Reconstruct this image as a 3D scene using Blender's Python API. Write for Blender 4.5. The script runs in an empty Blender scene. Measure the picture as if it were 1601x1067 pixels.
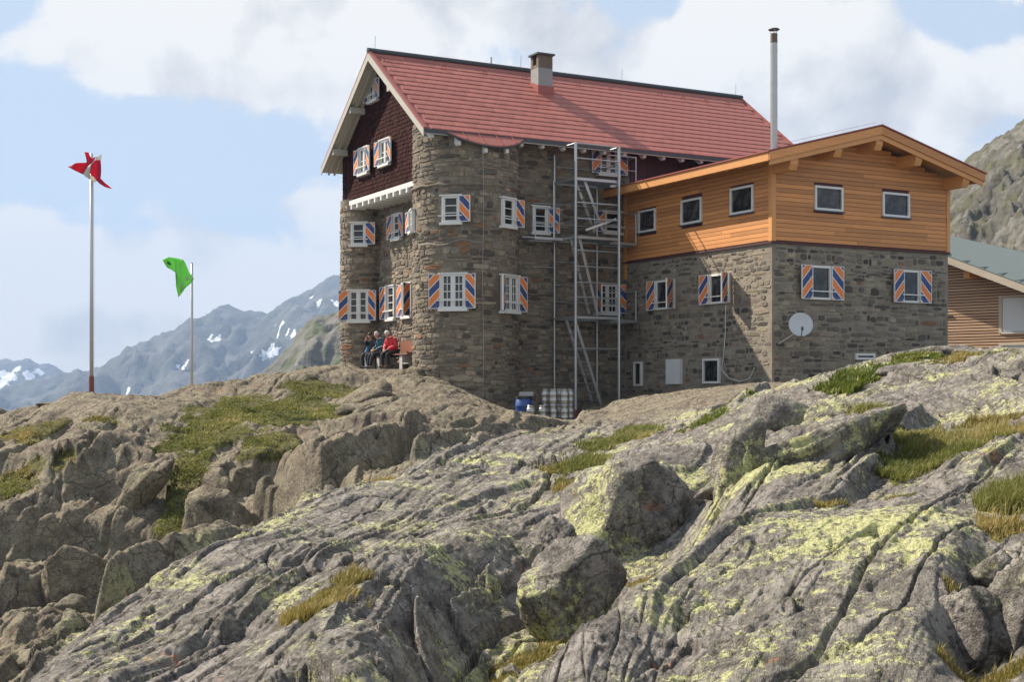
import bpy, bmesh, math, random
import numpy as np
from mathutils import Vector, Matrix, Euler
R = math.radians
random.seed(7); rng = np.random.default_rng(11)
scene = bpy.context.scene
COL = scene.collection

# ------------------------------------------------------------------ camera
F, CX, HY = 2150.0, 800.5, 608.0          # focal length, centre and eye level in photo pixels
cam_d = bpy.data.cameras.new('camera'); cam = bpy.data.objects.new('camera', cam_d); COL.objects.link(cam)
cam.location = (0, 0, 0); cam.rotation_euler = (R(90), 0, 0)
cam_d.sensor_width = 36; cam_d.lens = F / 1601 * 36; cam_d.shift_y = (HY - 533.5) / 1601
cam_d.clip_start = 0.1; cam_d.clip_end = 30000
scene.camera = cam
scene.cycles.max_bounces = 4; scene.cycles.diffuse_bounces = 2; scene.cycles.glossy_bounces = 3; scene.cycles.transmission_bounces = 3; scene.cycles.caustics_reflective = False; scene.cycles.caustics_refractive = False

# ------------------------------------------------------------------ light
SUN_AZ, SUN_EL = -61.5, 43.5              # degrees, azimuth from +Y towards +X
sd = Vector((math.sin(R(SUN_AZ)) * math.cos(R(SUN_EL)), math.cos(R(SUN_AZ)) * math.cos(R(SUN_EL)), math.sin(R(SUN_EL))))
sun_d = bpy.data.lights.new('sun', 'SUN'); sun_d.energy = 5.0; sun_d.angle = R(0.53); sun_d.color = (1.0, 0.90, 0.76)
sun = bpy.data.objects.new('sun', sun_d); COL.objects.link(sun)
sun.rotation_euler = sd.to_track_quat('Z', 'Y').to_euler(); sun.location = (-60, 30, 60)

world = bpy.data.worlds.new('World'); scene.world = world; world.use_nodes = True
def build_world():
    nt = world.node_tree; N = nt.nodes; Lk = nt.links
    for n in list(N): N.remove(n)
    out = N.new('ShaderNodeOutputWorld'); bg = N.new('ShaderNodeBackground')
    sky = N.new('ShaderNodeTexSky'); sky.sky_type = 'NISHITA'; sky.sun_disc = False
    sky.sun_elevation = R(SUN_EL); sky.sun_rotation = R(SUN_AZ); sky.altitude = 2300; sky.air_density = 1.0; sky.dust_density = 1.6; sky.ozone_density = 1.0
    tc = N.new('ShaderNodeTexCoord')
    sep = N.new('ShaderNodeSeparateXYZ'); Lk.new(tc.outputs['Generated'], sep.inputs[0])
    def math_(op, a, b=None, c=None):
        m = N.new('ShaderNodeMath'); m.operation = op
        for i, x in enumerate((a, b, c)):
            if x is None: continue
            if isinstance(x, (int, float)): m.inputs[i].default_value = x
            else: Lk.new(x, m.inputs[i])
        return m.outputs[0]
    # cloud deck: the view direction cut by a high plane
    zz = math_('ADD', math_('MAXIMUM', sep.outputs[2], 0.0), 0.16)
    cmb = N.new('ShaderNodeCombineXYZ')
    Lk.new(math_('DIVIDE', sep.outputs[0], zz), cmb.inputs[0]); Lk.new(math_('DIVIDE', sep.outputs[1], zz), cmb.inputs[1])
    Lk.new(math_('MULTIPLY', sep.outputs[2], 2.2), cmb.inputs[2])
    def noise(vec, scale, detail, rough, dist=0.0, off=(0, 0, 0)):
        mp = N.new('ShaderNodeMapping'); mp.inputs['Location'].default_value = off; Lk.new(vec, mp.inputs[0])
        n = N.new('ShaderNodeTexNoise'); n.inputs['Scale'].default_value = scale; n.inputs['Detail'].default_value = detail
        n.inputs['Roughness'].default_value = rough; n.inputs['Distortion'].default_value = dist
        Lk.new(mp.outputs[0], n.inputs['Vector']); return n.outputs[0]
    # two kinds of cloud: the high deck, and heaped cloud seen from the side near the horizon
    deck = noise(cmb.outputs[0], CL['deck_scale'], 6, 0.56, 0.25, CL['deck_off'])
    heap = noise(tc.outputs['Generated'], CL['heap_scale'], 7, 0.56, 0.15, CL['heap_off'])
    def blob(x, z, rx, rz, amp):
        # one cloud mass or gap at a compass direction (x, z per unit of y), falling off smoothly
        ax = math_('DIVIDE', sep.outputs[0], math_('MAXIMUM', sep.outputs[1], 0.05)); az = math_('DIVIDE', sep.outputs[2], math_('MAXIMUM', sep.outputs[1], 0.05))
        dx = math_('DIVIDE', math_('SUBTRACT', ax, x), rx); dz = math_('DIVIDE', math_('SUBTRACT', az, z), rz)
        r2 = math_('ADD', math_('MULTIPLY', dx, dx), math_('MULTIPLY', dz, dz))
        return math_('MULTIPLY', math_('POWER', 2.718, math_('MULTIPLY', r2, -1.0)), amp)
    bias = None
    for b in CL['blobs']:
        o = blob(*b); bias = o if bias is None else math_('ADD', bias, o)
    cover = math_('ADD', math_('ADD', math_('MULTIPLY', deck, 0.45), math_('MULTIPLY', heap, 0.75)), bias)
    hi_ = N.new('ShaderNodeMapRange'); hi_.interpolation_type = 'SMOOTHSTEP'; hi_.inputs[1].default_value = 0.30; hi_.inputs[2].default_value = 0.75; Lk.new(sep.outputs[2], hi_.inputs[0])
    cover = math_('SUBTRACT', cover, math_('MULTIPLY', hi_.outputs[0], 0.14))      # heaped cloud overlaps towards the horizon; thinned above the frame to weaken sky fill
    def smooth(x, lo, hi):
        m = N.new('ShaderNodeMapRange'); m.interpolation_type = 'SMOOTHSTEP'; m.inputs[1].default_value = lo; m.inputs[2].default_value = hi
        Lk.new(x, m.inputs[0]); return m.outputs[0]
    mask = smooth(cover, CL['lo'], CL['hi'])
    thick = smooth(cover, CL['lo'] + 0.03, CL['hi'] + 0.22)
    # billows: bright where the heap turns to the sun, grey in its hollows and where it is thick
    shade = noise(tc.outputs['Generated'], 9.0, 5, 0.58, 0.35, (3.1, 1.7, 5.2))
    lit = noise(tc.outputs['Generated'], CL['heap_scale'], 7, 0.56, 0.15, tuple(o + d for o, d in zip(CL['heap_off'], (-0.035, 0.01, 0.05))))
    relief = math_('SUBTRACT', lit, heap)
    grey = math_('ADD', math_('MULTIPLY', smooth(shade, 0.36, 0.66), math_('ADD', math_('MULTIPLY', thick, 0.6), 0.15)), math_('MULTIPLY', relief, 5.0))
    gcl = N.new('ShaderNodeClamp'); Lk.new(grey, gcl.inputs[0]); grey = gcl.outputs[0]
    cc = N.new('ShaderNodeMix'); cc.data_type = 'RGBA'; Lk.new(grey, cc.inputs[0])
    cc.inputs[6].default_value = (*[c * CL['cloud'] for c in (1.0, 0.965, 0.905)], 1); cc.inputs[7].default_value = (*[c * CL['cloud'] for c in (0.57, 0.57, 0.585)], 1)
    mix = N.new('ShaderNodeMix'); mix.data_type = 'RGBA'
    Lk.new(math_('MULTIPLY', mask, 0.96), mix.inputs[0]); 
    veil = N.new('ShaderNodeMix'); veil.data_type = 'RGBA'; veil.inputs[0].default_value = CL['veil']
    Lk.new(sky.outputs[0], veil.inputs[6]); veil.inputs[7].default_value = (*[c * CL['cloud'] for c in (0.62, 0.705, 0.80)], 1)
    Lk.new(veil.outputs[2], mix.inputs[6]); Lk.new(cc.outputs[2], mix.inputs[7])
    Lk.new(mix.outputs[2], bg.inputs[0]); bg.inputs[1].default_value = 0.1; Lk.new(bg.outputs[0], out.inputs[0])
CL = dict(deck_scale=1.1, deck_off=(2.3, 0.4, 0.0), heap_scale=7.5, heap_off=(1.3, 4.1, 0.6), lo=0.585, hi=0.655, cloud=5.6, veil=0.80,
          blobs=[(-0.33, 0.178, 0.17, 0.040, -0.26), (-0.16, 0.25, 0.15, 0.05, 0.13), (-0.27, 0.065, 0.24, 0.065, 0.165),
                 (0.15, 0.19, 0.30, 0.12, 0.12), (-0.40, 0.28, 0.06, 0.06, -0.25), (0.36, 0.265, 0.07, 0.03, -0.2), (-0.02, 0.245, 0.04, 0.02, -0.14)])
build_world()
vs = scene.view_settings; vs.view_transform = 'Standard'; vs.look = 'None'; vs.exposure = 0.95; vs.gamma = 1.0; vs.use_curve_mapping = False

# ------------------------------------------------------------------ frames of reference
A_ = R(61.4)
UX = np.array([math.sin(A_), math.cos(A_), 0.0])      # along the long side of the house
VX = np.array([-math.cos(A_), math.sin(A_), 0.0])     # along its gable side
HROT = math.atan2(UX[1], UX[0])
def ray(px, py): return np.array([(px - CX) / F, 1.0, (HY - py) / F])
def at(px, py, D): return ray(px, py) * D
def plane_hit(px, py, n, d):
    r = ray(px, py); return r * (d / float(np.dot(r, n)))
def uvz(P): return np.array([float(np.dot(P, UX)), float(np.dot(P, VX)), float(P[2])])
def xyz(u_, v_, z_): return UX * u_ + VX * v_ + np.array([0, 0, z_])

# ------------------------------------------------------------------ material helpers
def mat(name):
    m = bpy.data.materials.new(name); m.use_nodes = True
    return m, m.node_tree, m.node_tree.nodes['Principled BSDF']
class NT:
    def __init__(s, nt): s.nt = nt; s.N = nt.nodes; s.L = nt.links
    def new(s, t, **kw):
        n = s.N.new(t)
        for k, v_ in kw.items(): setattr(n, k, v_)
        return n
    def link(s, a, b): s.L.new(a, b)
    def m(s, op, a, b=None, c=None, clamp=False):
        n = s.N.new('ShaderNodeMath'); n.operation = op; n.use_clamp = clamp
        for i, x in enumerate((a, b, c)):
            if x is None: continue
            if isinstance(x, (int, float)): n.inputs[i].default_value = x
            else: s.L.new(x, n.inputs[i])
        return n.outputs[0]
    def mix(s, f, a, b, mode='MIX'):
        n = s.N.new('ShaderNodeMix'); n.data_type = 'RGBA'; n.blend_type = mode
        for i, x in ((0, f), (6, a), (7, b)):
            if isinstance(x, (int, float)): n.inputs[i].default_value = x
            elif isinstance(x, tuple): n.inputs[i].default_value = (*x[:3], 1)
            else: s.L.new(x, n.inputs[i])
        return n.outputs[2]
    def ss(s, x, lo, hi, a=0.0, b=1.0):
        n = s.N.new('ShaderNodeMapRange'); n.interpolation_type = 'SMOOTHSTEP'
        n.inputs[1].default_value = lo; n.inputs[2].default_value = hi; n.inputs[3].default_value = a; n.inputs[4].default_value = b
        s.L.new(x, n.inputs[0]); return n.outputs[0]
    def coord(s, kind='Object', scale=(1, 1, 1), rot=(0, 0, 0), loc=(0, 0, 0)):
        if kind == 'Position': o = s.N.new('ShaderNodeNewGeometry').outputs['Position']
        else: o = s.N.new('ShaderNodeTexCoord').outputs[kind]
        mp = s.N.new('ShaderNodeMapping'); mp.inputs['Scale'].default_value = scale; mp.inputs['Rotation'].default_value = rot; mp.inputs['Location'].default_value = loc
        s.L.new(o, mp.inputs[0]); return mp.outputs[0]
    def noise(s, vec, scale, detail=4, rough=0.55, dist=0.0):
        n = s.N.new('ShaderNodeTexNoise'); n.inputs['Scale'].default_value = scale; n.inputs['Detail'].default_value = detail
        n.inputs['Roughness'].default_value = rough; n.inputs['Distortion'].default_value = dist
        if vec is not None: s.L.new(vec, n.inputs['Vector'])
        return n.outputs[0]
    def voronoi(s, vec, scale, feature='F1', rnd=1.0):
        n = s.N.new('ShaderNodeTexVoronoi'); n.feature = feature; n.inputs['Scale'].default_value = scale; n.inputs['Randomness'].default_value = rnd
        s.L.new(vec, n.inputs['Vector']); return n
    def attr(s, name, kind='GEOMETRY'):
        n = s.N.new('ShaderNodeAttribute'); n.attribute_name = name; n.attribute_type = kind; return n
    def bump(s, h, strength, dist, normal=None):
        b = s.N.new('ShaderNodeBump'); b.inputs['Strength'].default_value = strength; b.inputs['Distance'].default_value = dist
        s.L.new(h, b.inputs['Height'])
        if normal is not None: s.L.new(normal, b.inputs['Normal'])
        return b.outputs[0]
M = {}
def plain(key, col, rough=0.6, metal=0.0, var=0.12, scale=6.0, bump=0.0, bscale=60.0, stretch=(1, 1, 1), rand=0.0, spec=None):
    """a painted, wooden or metal surface: base colour with grain, blotches and a per-object shift"""
    m, nt, b = mat(key); T = NT(nt)
    co = T.coord('Object', stretch)
    n1 = T.noise(co, scale, 5, 0.6); n2 = T.noise(co, scale * 7, 3, 0.6)
    f = T.m('ADD', T.m('MULTIPLY', n1, 0.7), T.m('MULTIPLY', n2, 0.3))
    val = T.m('ADD', T.m('MULTIPLY', T.m('SUBTRACT', f, 0.5), var * 3.2), 1.0)
    if rand:
        oi = T.new('ShaderNodeObjectInfo')
        val = T.m('MULTIPLY', val, T.m('ADD', T.m('MULTIPLY', T.m('SUBTRACT', oi.outputs['Random'], 0.5), rand), 1.0))
    hs = T.new('ShaderNodeHueSaturation'); hs.inputs['Color'].default_value = (*col, 1); T.link(val, hs.inputs['Value'])
    T.link(hs.outputs[0], b.inputs['Base Color'])
    T.link(T.m('ADD', T.m('MULTIPLY', T.m('SUBTRACT', n2, 0.5), 0.25), rough, clamp=True), b.inputs['Roughness'])
    b.inputs['Metallic'].default_value = metal
    if spec is not None: b.inputs['Specular IOR Level'].default_value = spec
    if bump: T.link(T.bump(T.noise(co, bscale, 4, 0.6), bump, 0.02), b.inputs['Normal'])
    M[key] = m; return m

plain('white_paint', (0.66, 0.65, 0.61), 0.5, var=0.06)
plain('cream_paint', (0.40, 0.375, 0.32), 0.6, var=0.14, stretch=(1, 1, 1), bump=0.1)
plain('galvanised', (0.44, 0.46, 0.46), 0.42, 0.75, var=0.12, scale=3)
plain('steel', (0.42, 0.41, 0.385), 0.38, 0.85, var=0.1, scale=4)
plain('dark_metal', (0.055, 0.06, 0.062), 0.5, 0.3)
plain('red_metal', (0.33, 0.108, 0.082), 0.55, 0.0, var=0.10, scale=2.2, rand=0.22, spec=0.3)
plain('red_trim', (0.30, 0.085, 0.07), 0.5, 0.0, var=0.08, spec=0.3)
plain('dark_red_wood', (0.075, 0.020, 0.019), 0.75, var=0.25, scale=4, stretch=(6, 6, 0.6), bump=0.2, rand=0.3)
plain('larch', (0.54, 0.228, 0.070), 0.6, var=0.26, scale=1.6, stretch=(0.8, 0.8, 14), bump=0.2, bscale=30, rand=0.42)
plain('larch_beam', (0.58, 0.262, 0.082), 0.55, var=0.12, scale=2.5, bump=0.1, bscale=30, rand=0.12)
plain('grey_larch', (0.48, 0.31, 0.19), 0.7, var=0.22, scale=2.0, stretch=(0.8, 0.8, 6), bump=0.2, rand=0.4)
plain('pale_larch', (0.50, 0.42, 0.32), 0.65, var=0.15, scale=2.0, bump=0.1)
plain('grey_roof', (0.125, 0.15, 0.14), 0.6, 0.0, var=0.1, scale=1.5)
plain('brown_wood', (0.23, 0.085, 0.045), 0.6, var=0.2, scale=3, stretch=(1, 6, 6))
plain('concrete', (0.36, 0.35, 0.33), 0.85, var=0.2, scale=5, bump=0.2)
plain('chimney_brown', (0.13, 0.10, 0.065), 0.7, var=0.2, scale=5, bump=0.2)
plain('chimney_white', (0.25, 0.25, 0.24), 0.7, var=0.12, scale=5)
plain('rust_red', (0.19, 0.045, 0.032), 0.6, var=0.25, scale=8)
plain('pole_metal', (0.52, 0.50, 0.47), 0.45, 0.4, var=0.1, scale=2)
plain('dish_grey', (0.46, 0.47, 0.47), 0.45, var=0.05)
plain('blue_plastic', (0.03, 0.075, 0.25), 0.4, var=0.1)
plain('dark_plastic', (0.03, 0.033, 0.036), 0.5, var=0.1)
plain('grey_board', (0.62, 0.62, 0.60), 0.6, var=0.08)
plain('panel_white', (0.60, 0.62, 0.64), 0.4, var=0.05)
plain('skin', (0.50, 0.28, 0.20), 0.55, var=0.08, scale=20)
plain('hair_grey', (0.50, 0.48, 0.45), 0.7, var=0.25, scale=40)
plain('hair_white', (0.68, 0.66, 0.62), 0.7, var=0.2, scale=40)
plain('hair_dark', (0.035, 0.022, 0.016), 0.6, var=0.25, scale=40)
plain('jacket_red', (0.52, 0.018, 0.03), 0.6, var=0.12, scale=10, bump=0.3, bscale=14)
plain('jacket_orange', (0.78, 0.085, 0.025), 0.6, var=0.12, scale=10, bump=0.3, bscale=14)
plain('jacket_dark', (0.022, 0.026, 0.034), 0.7, var=0.2, scale=10, bump=0.3, bscale=14)
plain('jacket_teal', (0.018, 0.075, 0.10), 0.65, var=0.15, scale=10, bump=0.3, bscale=14)
plain('trousers', (0.016, 0.017, 0.022), 0.8, var=0.2, scale=12, bump=0.3, bscale=16)
plain('boot_brown', (0.12, 0.05, 0.03), 0.6, var=0.2, scale=20)
plain('pack_blue', (0.05, 0.15, 0.26), 0.7, var=0.15, scale=15, bump=0.3)
plain('cable', (0.30, 0.29, 0.27), 0.6, var=0.05)

def mk_glass():
    m, nt, b = mat('window_glass'); T = NT(nt)
    oi = T.new('ShaderNodeObjectInfo'); co = T.coord('Object')
    n = T.noise(co, 2.3, 2, 0.5)
    c = T.mix(T.ss(n, 0.45, 0.62), (0.012, 0.013, 0.014), (0.05, 0.05, 0.048))
    T.link(c, b.inputs['Base Color']); b.inputs['Roughness'].default_value = 0.06
    b.inputs['IOR'].default_value = 1.5
    T.link(T.bump(T.noise(co, 3.0, 1, 0.5), 0.05, 0.02), b.inputs['Normal'])
    M['glass'] = m
mk_glass()

def mk_shutter(key, sign):
    """diagonal orange and blue bands with thin white lines between them"""
    m, nt, b = mat(key); T = NT(nt)
    sep = T.new('ShaderNodeSeparateXYZ'); T.link(T.coord('Object'), sep.inputs[0])
    t = T.m('FRACT', T.m('DIVIDE', T.m('ADD', T.m('MULTIPLY', sep.outputs[0], sign * 1.05), T.m('ADD', sep.outputs[2], 4.13)), 0.62))
    blue = T.m('MULTIPLY', T.m('GREATER_THAN', t, 0.5), T.m('LESS_THAN', t, 0.94))
    org = T.m('LESS_THAN', t, 0.44)
    c = T.mix(blue, T.mix(org, (0.72, 0.70, 0.66), (0.72, 0.19, 0.028)), (0.014, 0.045, 0.17))
    n = T.noise(T.coord('Object', (6, 6, 1)), 3, 4, 0.6)
    c = T.mix(T.ss(n, 0.45, 0.8, 0.0, 0.25), c, (0.35, 0.33, 0.30))
    T.link(c, b.inputs['Base Color']); b.inputs['Roughness'].default_value = 0.55
    M[key] = m
mk_shutter('stripe_up', -1); mk_shutter('stripe_down', 1)

def mk_stone(key, rough=0.88):
    m, nt, b = mat(key); T = NT(nt)
    a = T.attr('col'); co = T.coord('Object')
    n = T.noise(co, 9, 5, 0.65); n2 = T.noise(co, 45, 3, 0.6)
    v_ = T.m('ADD', T.m('ADD', T.m('MULTIPLY', T.m('SUBTRACT', n, 0.5), 1.1), T.m('MULTIPLY', T.m('SUBTRACT', n2, 0.5), 0.7)), 1.0)
    hs = T.new('ShaderNodeHueSaturation'); T.link(a.outputs['Color'], hs.inputs['Color']); T.link(v_, hs.inputs['Value'])
    st = T.noise(co, 1.6, 4, 0.6)
    c = T.mix(T.ss(st, 0.56, 0.72, 0.0, 0.45), hs.outputs[0], (0.20, 0.115, 0.06))
    T.link(c, b.inputs['Base Color']); b.inputs['Roughness'].default_value = rough
    h = T.m('ADD', T.m('MULTIPLY', T.noise(co, 14, 5, 0.7), 0.7), T.m('MULTIPLY', n2, 0.3))
    T.link(T.bump(h, 0.9, 0.03), b.inputs['Normal'])
    M[key] = m
mk_stone('stone')
def mk_mortar(key, col, var=0.5):
    m, nt, b = mat(key); T = NT(nt); co = T.coord('Object')
    n = T.noise(co, 3.0, 6, 0.65); n2 = T.noise(co, 26, 4, 0.65)
    c = T.mix(T.ss(n, 0.35, 0.7), tuple(x * (1 - var * 0.6) for x in col), tuple(min(1, x * (1 + var * 0.5)) for x in col))
    c = T.mix(T.ss(n2, 0.5, 0.75, 0.0, 0.5), c, tuple(x * 0.45 for x in col))
    T.link(c, b.inputs['Base Color']); b.inputs['Roughness'].default_value = 0.93
    T.link(T.bump(T.m('ADD', n2, T.m('MULTIPLY', n, 0.6)), 0.9, 0.04), b.inputs['Normal'])
    M[key] = m
mk_mortar('mortar_old', (0.215, 0.178, 0.128)); mk_mortar('mortar_new', (0.262, 0.226, 0.172), 0.3)
def mk_shingle():
    m, nt, b = mat('shingle'); T = NT(nt); a = T.attr('col'); co = T.coord('Object', (3, 3, 0.7))
    n = T.noise(co, 8, 4, 0.6)
    hs = T.new('ShaderNodeHueSaturation'); T.link(a.outputs['Color'], hs.inputs['Color']); T.link(T.m('ADD', n, 0.5), hs.inputs['Value'])
    T.link(hs.outputs[0], b.inputs['Base Color']); b.inputs['Roughness'].default_value = 0.95; b.inputs['Specular IOR Level'].default_value = 0.1; M['shingle'] = m
mk_shingle()
def mk_cloth(key, build):
    m, nt, b = mat(key); T = NT(nt); c = build(T); T.link(c, b.inputs['Base Color']); b.inputs['Roughness'].default_value = 0.8
    tr = T.new('ShaderNodeBsdfTranslucent'); T.link(c, tr.inputs[0]); mx = T.new('ShaderNodeMixShader'); mx.inputs[0].default_value = 0.5
    T.link(b.outputs[0], mx.inputs[1]); T.link(tr.outputs[0], mx.inputs[2]); T.link(mx.outputs[0], nt.nodes['Material Output'].inputs[0]); M[key] = m
mk_cloth('cloth_red', lambda T: T.mix(T.noise(T.coord('Object'), 4), (0.62, 0.012, 0.05), (0.72, 0.03, 0.08)))
mk_cloth('cloth_white', lambda T: T.mix(T.noise(T.coord('Object'), 4), (0.66, 0.62, 0.54), (0.78, 0.74, 0.66)))
mk_cloth('cloth_green', lambda T: T.mix(T.noise(T.coord('Object'), 3), (0.20, 0.66, 0.10), (0.32, 0.80, 0.18)))
mk_cloth('cloth_green_dark', lambda T: T.mix(T.noise(T.coord('Object'), 3), (0.03, 0.16, 0.03), (0.05, 0.24, 0.04)))

# ------------------------------------------------------------------ mesh helpers
class MB:
    """collects faces; build() links them as ONE mesh object"""
    def __init__(s): s.v = []; s.f = []; s.mi = []; s.c = []
    def add(s, vs_, fs, mi=0, col=None):
        o = len(s.v); s.v.extend([tuple(map(float, p)) for p in vs_])
        for f in fs: s.f.append(tuple(i + o for i in f)); s.mi.append(mi)
        if col is not None: s.c.extend([tuple(col)] * len(vs_))
        return s
    def box(s, x0, x1, y0, y1, z0, z1, mi=0, col=None):
        return s.add([(x0, y0, z0), (x1, y0, z0), (x1, y1, z0), (x0, y1, z0), (x0, y0, z1), (x1, y0, z1), (x1, y1, z1), (x0, y1, z1)],
                     [(0, 3, 2, 1), (4, 5, 6, 7), (0, 1, 5, 4), (1, 2, 6, 5), (2, 3, 7, 6), (3, 0, 4, 7)], mi, col)
    def bar(s, p, q, w, h, up=(0, 0, 1), mi=0):
        """square bar from p to q, w across, h along 'up'"""
        p = Vector(p); q = Vector(q); d = (q - p).normalized(); up = Vector(up); a = d.cross(up)
        if a.length < 1e-4: a = d.cross(Vector((0, 1, 0)))
        a.normalize(); b = a.cross(d).normalized(); a *= w / 2; b *= h / 2
        return s.add([p - a - b, p + a - b, p + a + b, p - a + b, q - a - b, q + a - b, q + a + b, q - a + b],
                     [(0, 1, 2, 3), (7, 6, 5, 4), (0, 4, 5, 1), (1, 5, 6, 2), (2, 6, 7, 3), (3, 7, 4, 0)], mi)
    def tube(s, pts, r, n=8, mi=0, caps=True):
        pts = [Vector(p) for p in pts]; rs = r if isinstance(r, (list, tuple)) else [r] * len(pts)
        o = len(s.v); prev = None
        for i, p in enumerate(pts):
            d = (pts[min(i + 1, len(pts) - 1)] - pts[max(i - 1, 0)]).normalized()
            a = prev - d * prev.dot(d) if prev is not None else d.cross(Vector((0, 0, 1)))
            if a.length < 1e-4: a = d.cross(Vector((1, 0, 0)))
            a.normalize(); prev = a; b = d.cross(a)
            for k in range(n):
                t = 2 * math.pi * k / n; s.v.append(tuple(p + (a * math.cos(t) + b * math.sin(t)) * rs[i]))
        for i in range(len(pts) - 1):
            for k in range(n):
                k2 = (k + 1) % n; s.f.append((o + i * n + k, o + i * n + k2, o + (i + 1) * n + k2, o + (i + 1) * n + k)); s.mi.append(mi)
        if caps:
            s.f.append(tuple(o + k for k in reversed(range(n)))); s.mi.append(mi)
            e = o + (len(pts) - 1) * n; s.f.append(tuple(e + k for k in range(n))); s.mi.append(mi)
        return s
    def lathe(s, prof, n=16, c=(0, 0, 0), mi=0):
        o = len(s.v)
        for r, z_ in prof:
            for k in range(n):
                t = 2 * math.pi * k / n; s.v.append((c[0] + r * math.cos(t), c[1] + r * math.sin(t), c[2] + z_))
        for i in range(len(prof) - 1):
            for k in range(n):
                k2 = (k + 1) % n; s.f.append((o + i * n + k, o + i * n + k2, o + (i + 1) * n + k2, o + (i + 1) * n + k)); s.mi.append(mi)
        s.f.append(tuple(o + k for k in reversed(range(n)))); s.mi.append(mi)
        e = o + (len(prof) - 1) * n; s.f.append(tuple(e + k for k in range(n))); s.mi.append(mi)
        return s
    def prism(s, poly, d, mi=0):
        """polygon (3D points) pushed along the vector d"""
        n = len(poly); d = Vector(d); a = [Vector(p) for p in poly]; b = [p + d for p in a]
        return s.add(a + b, [tuple(range(n)), tuple(reversed(range(n, 2 * n)))] + [(i, i + n, (i + 1) % n + n, (i + 1) % n) for i in range(n)], mi)
    def mesh(s, name, mats, smooth=False):
        me = bpy.data.meshes.new(name); me.from_pydata(s.v, [], s.f)
        for m_ in (mats if isinstance(mats, (list, tuple)) else [mats]): me.materials.append(M[m_])
        if any(s.mi): me.polygons.foreach_set('material_index', s.mi)
        if s.c and len(s.c) == len(s.v):
            at_ = me.color_attributes.new('col', 'FLOAT_COLOR', 'POINT')
            at_.data.foreach_set('color', np.array([(*c[:3], 1.0) for c in s.c], dtype=np.float32).ravel())
        bm = bmesh.new(); bm.from_mesh(me); bmesh.ops.recalc_face_normals(bm, faces=bm.faces); bm.to_mesh(me); bm.free()
        if smooth: me.polygons.foreach_set('use_smooth', [True] * len(me.polygons))
        return me
    def build(s, name, mats, parent=None, smooth=False, loc=(0, 0, 0), rotz=0.0):
        return link(name, s.mesh(name, mats, smooth), parent, loc, rotz)
def link(name, me, parent=None, loc=(0, 0, 0), rotz=0.0):
    o = bpy.data.objects.new(name, me); COL.objects.link(o); o.parent = parent; o.location = loc
    if rotz: o.rotation_euler = (0, 0, rotz)
    return o
def tag(o, label=None, cat=None, group=None, kind=None):
    for k, x in (('label', label), ('category', cat), ('group', group), ('kind', kind)):
        if x: o[k] = x
    return o
def thing(name, label, cat, loc=(0, 0, 0), rotz=0.0, group=None):
    o = bpy.data.objects.new(name, None); COL.objects.link(o); o.location = loc; o.rotation_euler = (0, 0, rotz); o.empty_display_size = 0.2
    return tag(o, label, cat, group)
def smooth_by_angle(me, ang=40):
    me.polygons.foreach_set('use_smooth', [True] * len(me.polygons))
    bm = bmesh.new(); bm.from_mesh(me)
    for e in bm.edges: e.smooth = not (len(e.link_faces) == 2 and e.calc_face_angle(0) > R(ang))
    bm.to_mesh(me); bm.free()

# ------------------------------------------------------------------ noise on arrays
def _hash(ix, iy, seed):
    h = (ix.astype(np.int64) * 374761393 + iy.astype(np.int64) * 668265263 + seed * 2147483647) & 0xffffffff
    h = ((h ^ (h >> 13)) * 1274126177) & 0xffffffff
    return (h ^ (h >> 16)) & 0xffffffff
def perlin(x, y, seed=0):
    ix = np.floor(x); iy = np.floor(y); fx = x - ix; fy = y - iy
    def g(dx, dy):
        a = _hash(ix + dx, iy + dy, seed) * (2 * math.pi / 4294967296.0)
        return np.cos(a) * (fx - dx) + np.sin(a) * (fy - dy)
    sx = fx * fx * fx * (fx * (fx * 6 - 15) + 10); sy = fy * fy * fy * (fy * (fy * 6 - 15) + 10)
    a = g(0, 0); b = g(1, 0); c = g(0, 1); d = g(1, 1)
    return ((a + (b - a) * sx) + ((c + (d - c) * sx) - (a + (b - a) * sx)) * sy) * 1.5
def fbm(x, y, oct_=4, seed=0, gain=0.5, lac=2.03):
    s = np.zeros_like(x); a = 1.0; t = 0.0
    for i in range(oct_): s += a * perlin(x, y, seed + i * 17); t += a; a *= gain; x = x * lac + 3.7; y = y * lac - 1.9
    return s / t
def ridged(x, y, oct_=4, seed=0, gain=0.5, lac=2.03):
    s = np.zeros_like(x); a = 1.0; t = 0.0
    for i in range(oct_): s += a * (1 - 2 * np.abs(perlin(x, y, seed + i * 17))); t += a; a *= gain; x = x * lac + 3.7; y = y * lac - 1.9
    return s / t
def worley(x, y, seed=0):
    """distance to nearest and second nearest cell point, and a random number for the nearest cell"""
    ix = np.floor(x); iy = np.floor(y); f1 = np.full_like(x, 9.0); f2 = np.full_like(x, 9.0); cid = np.zeros_like(x)
    for dx in (-1, 0, 1):
        for dy in (-1, 0, 1):
            h = _hash(ix + dx, iy + dy, seed); h2 = _hash(ix + dx + 91, iy + dy - 37, seed + 5)
            px = ix + dx + 0.1 + 0.8 * h / 4294967296.0; py = iy + dy + 0.1 + 0.8 * h2 / 4294967296.0
            d = np.hypot(x - px, y - py); near = d < f1
            f2 = np.where(near, f1, np.minimum(f2, d)); cid = np.where(near, h2 / 4294967296.0, cid); f1 = np.where(near, d, f1)
    return f1, f2, cid
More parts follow.
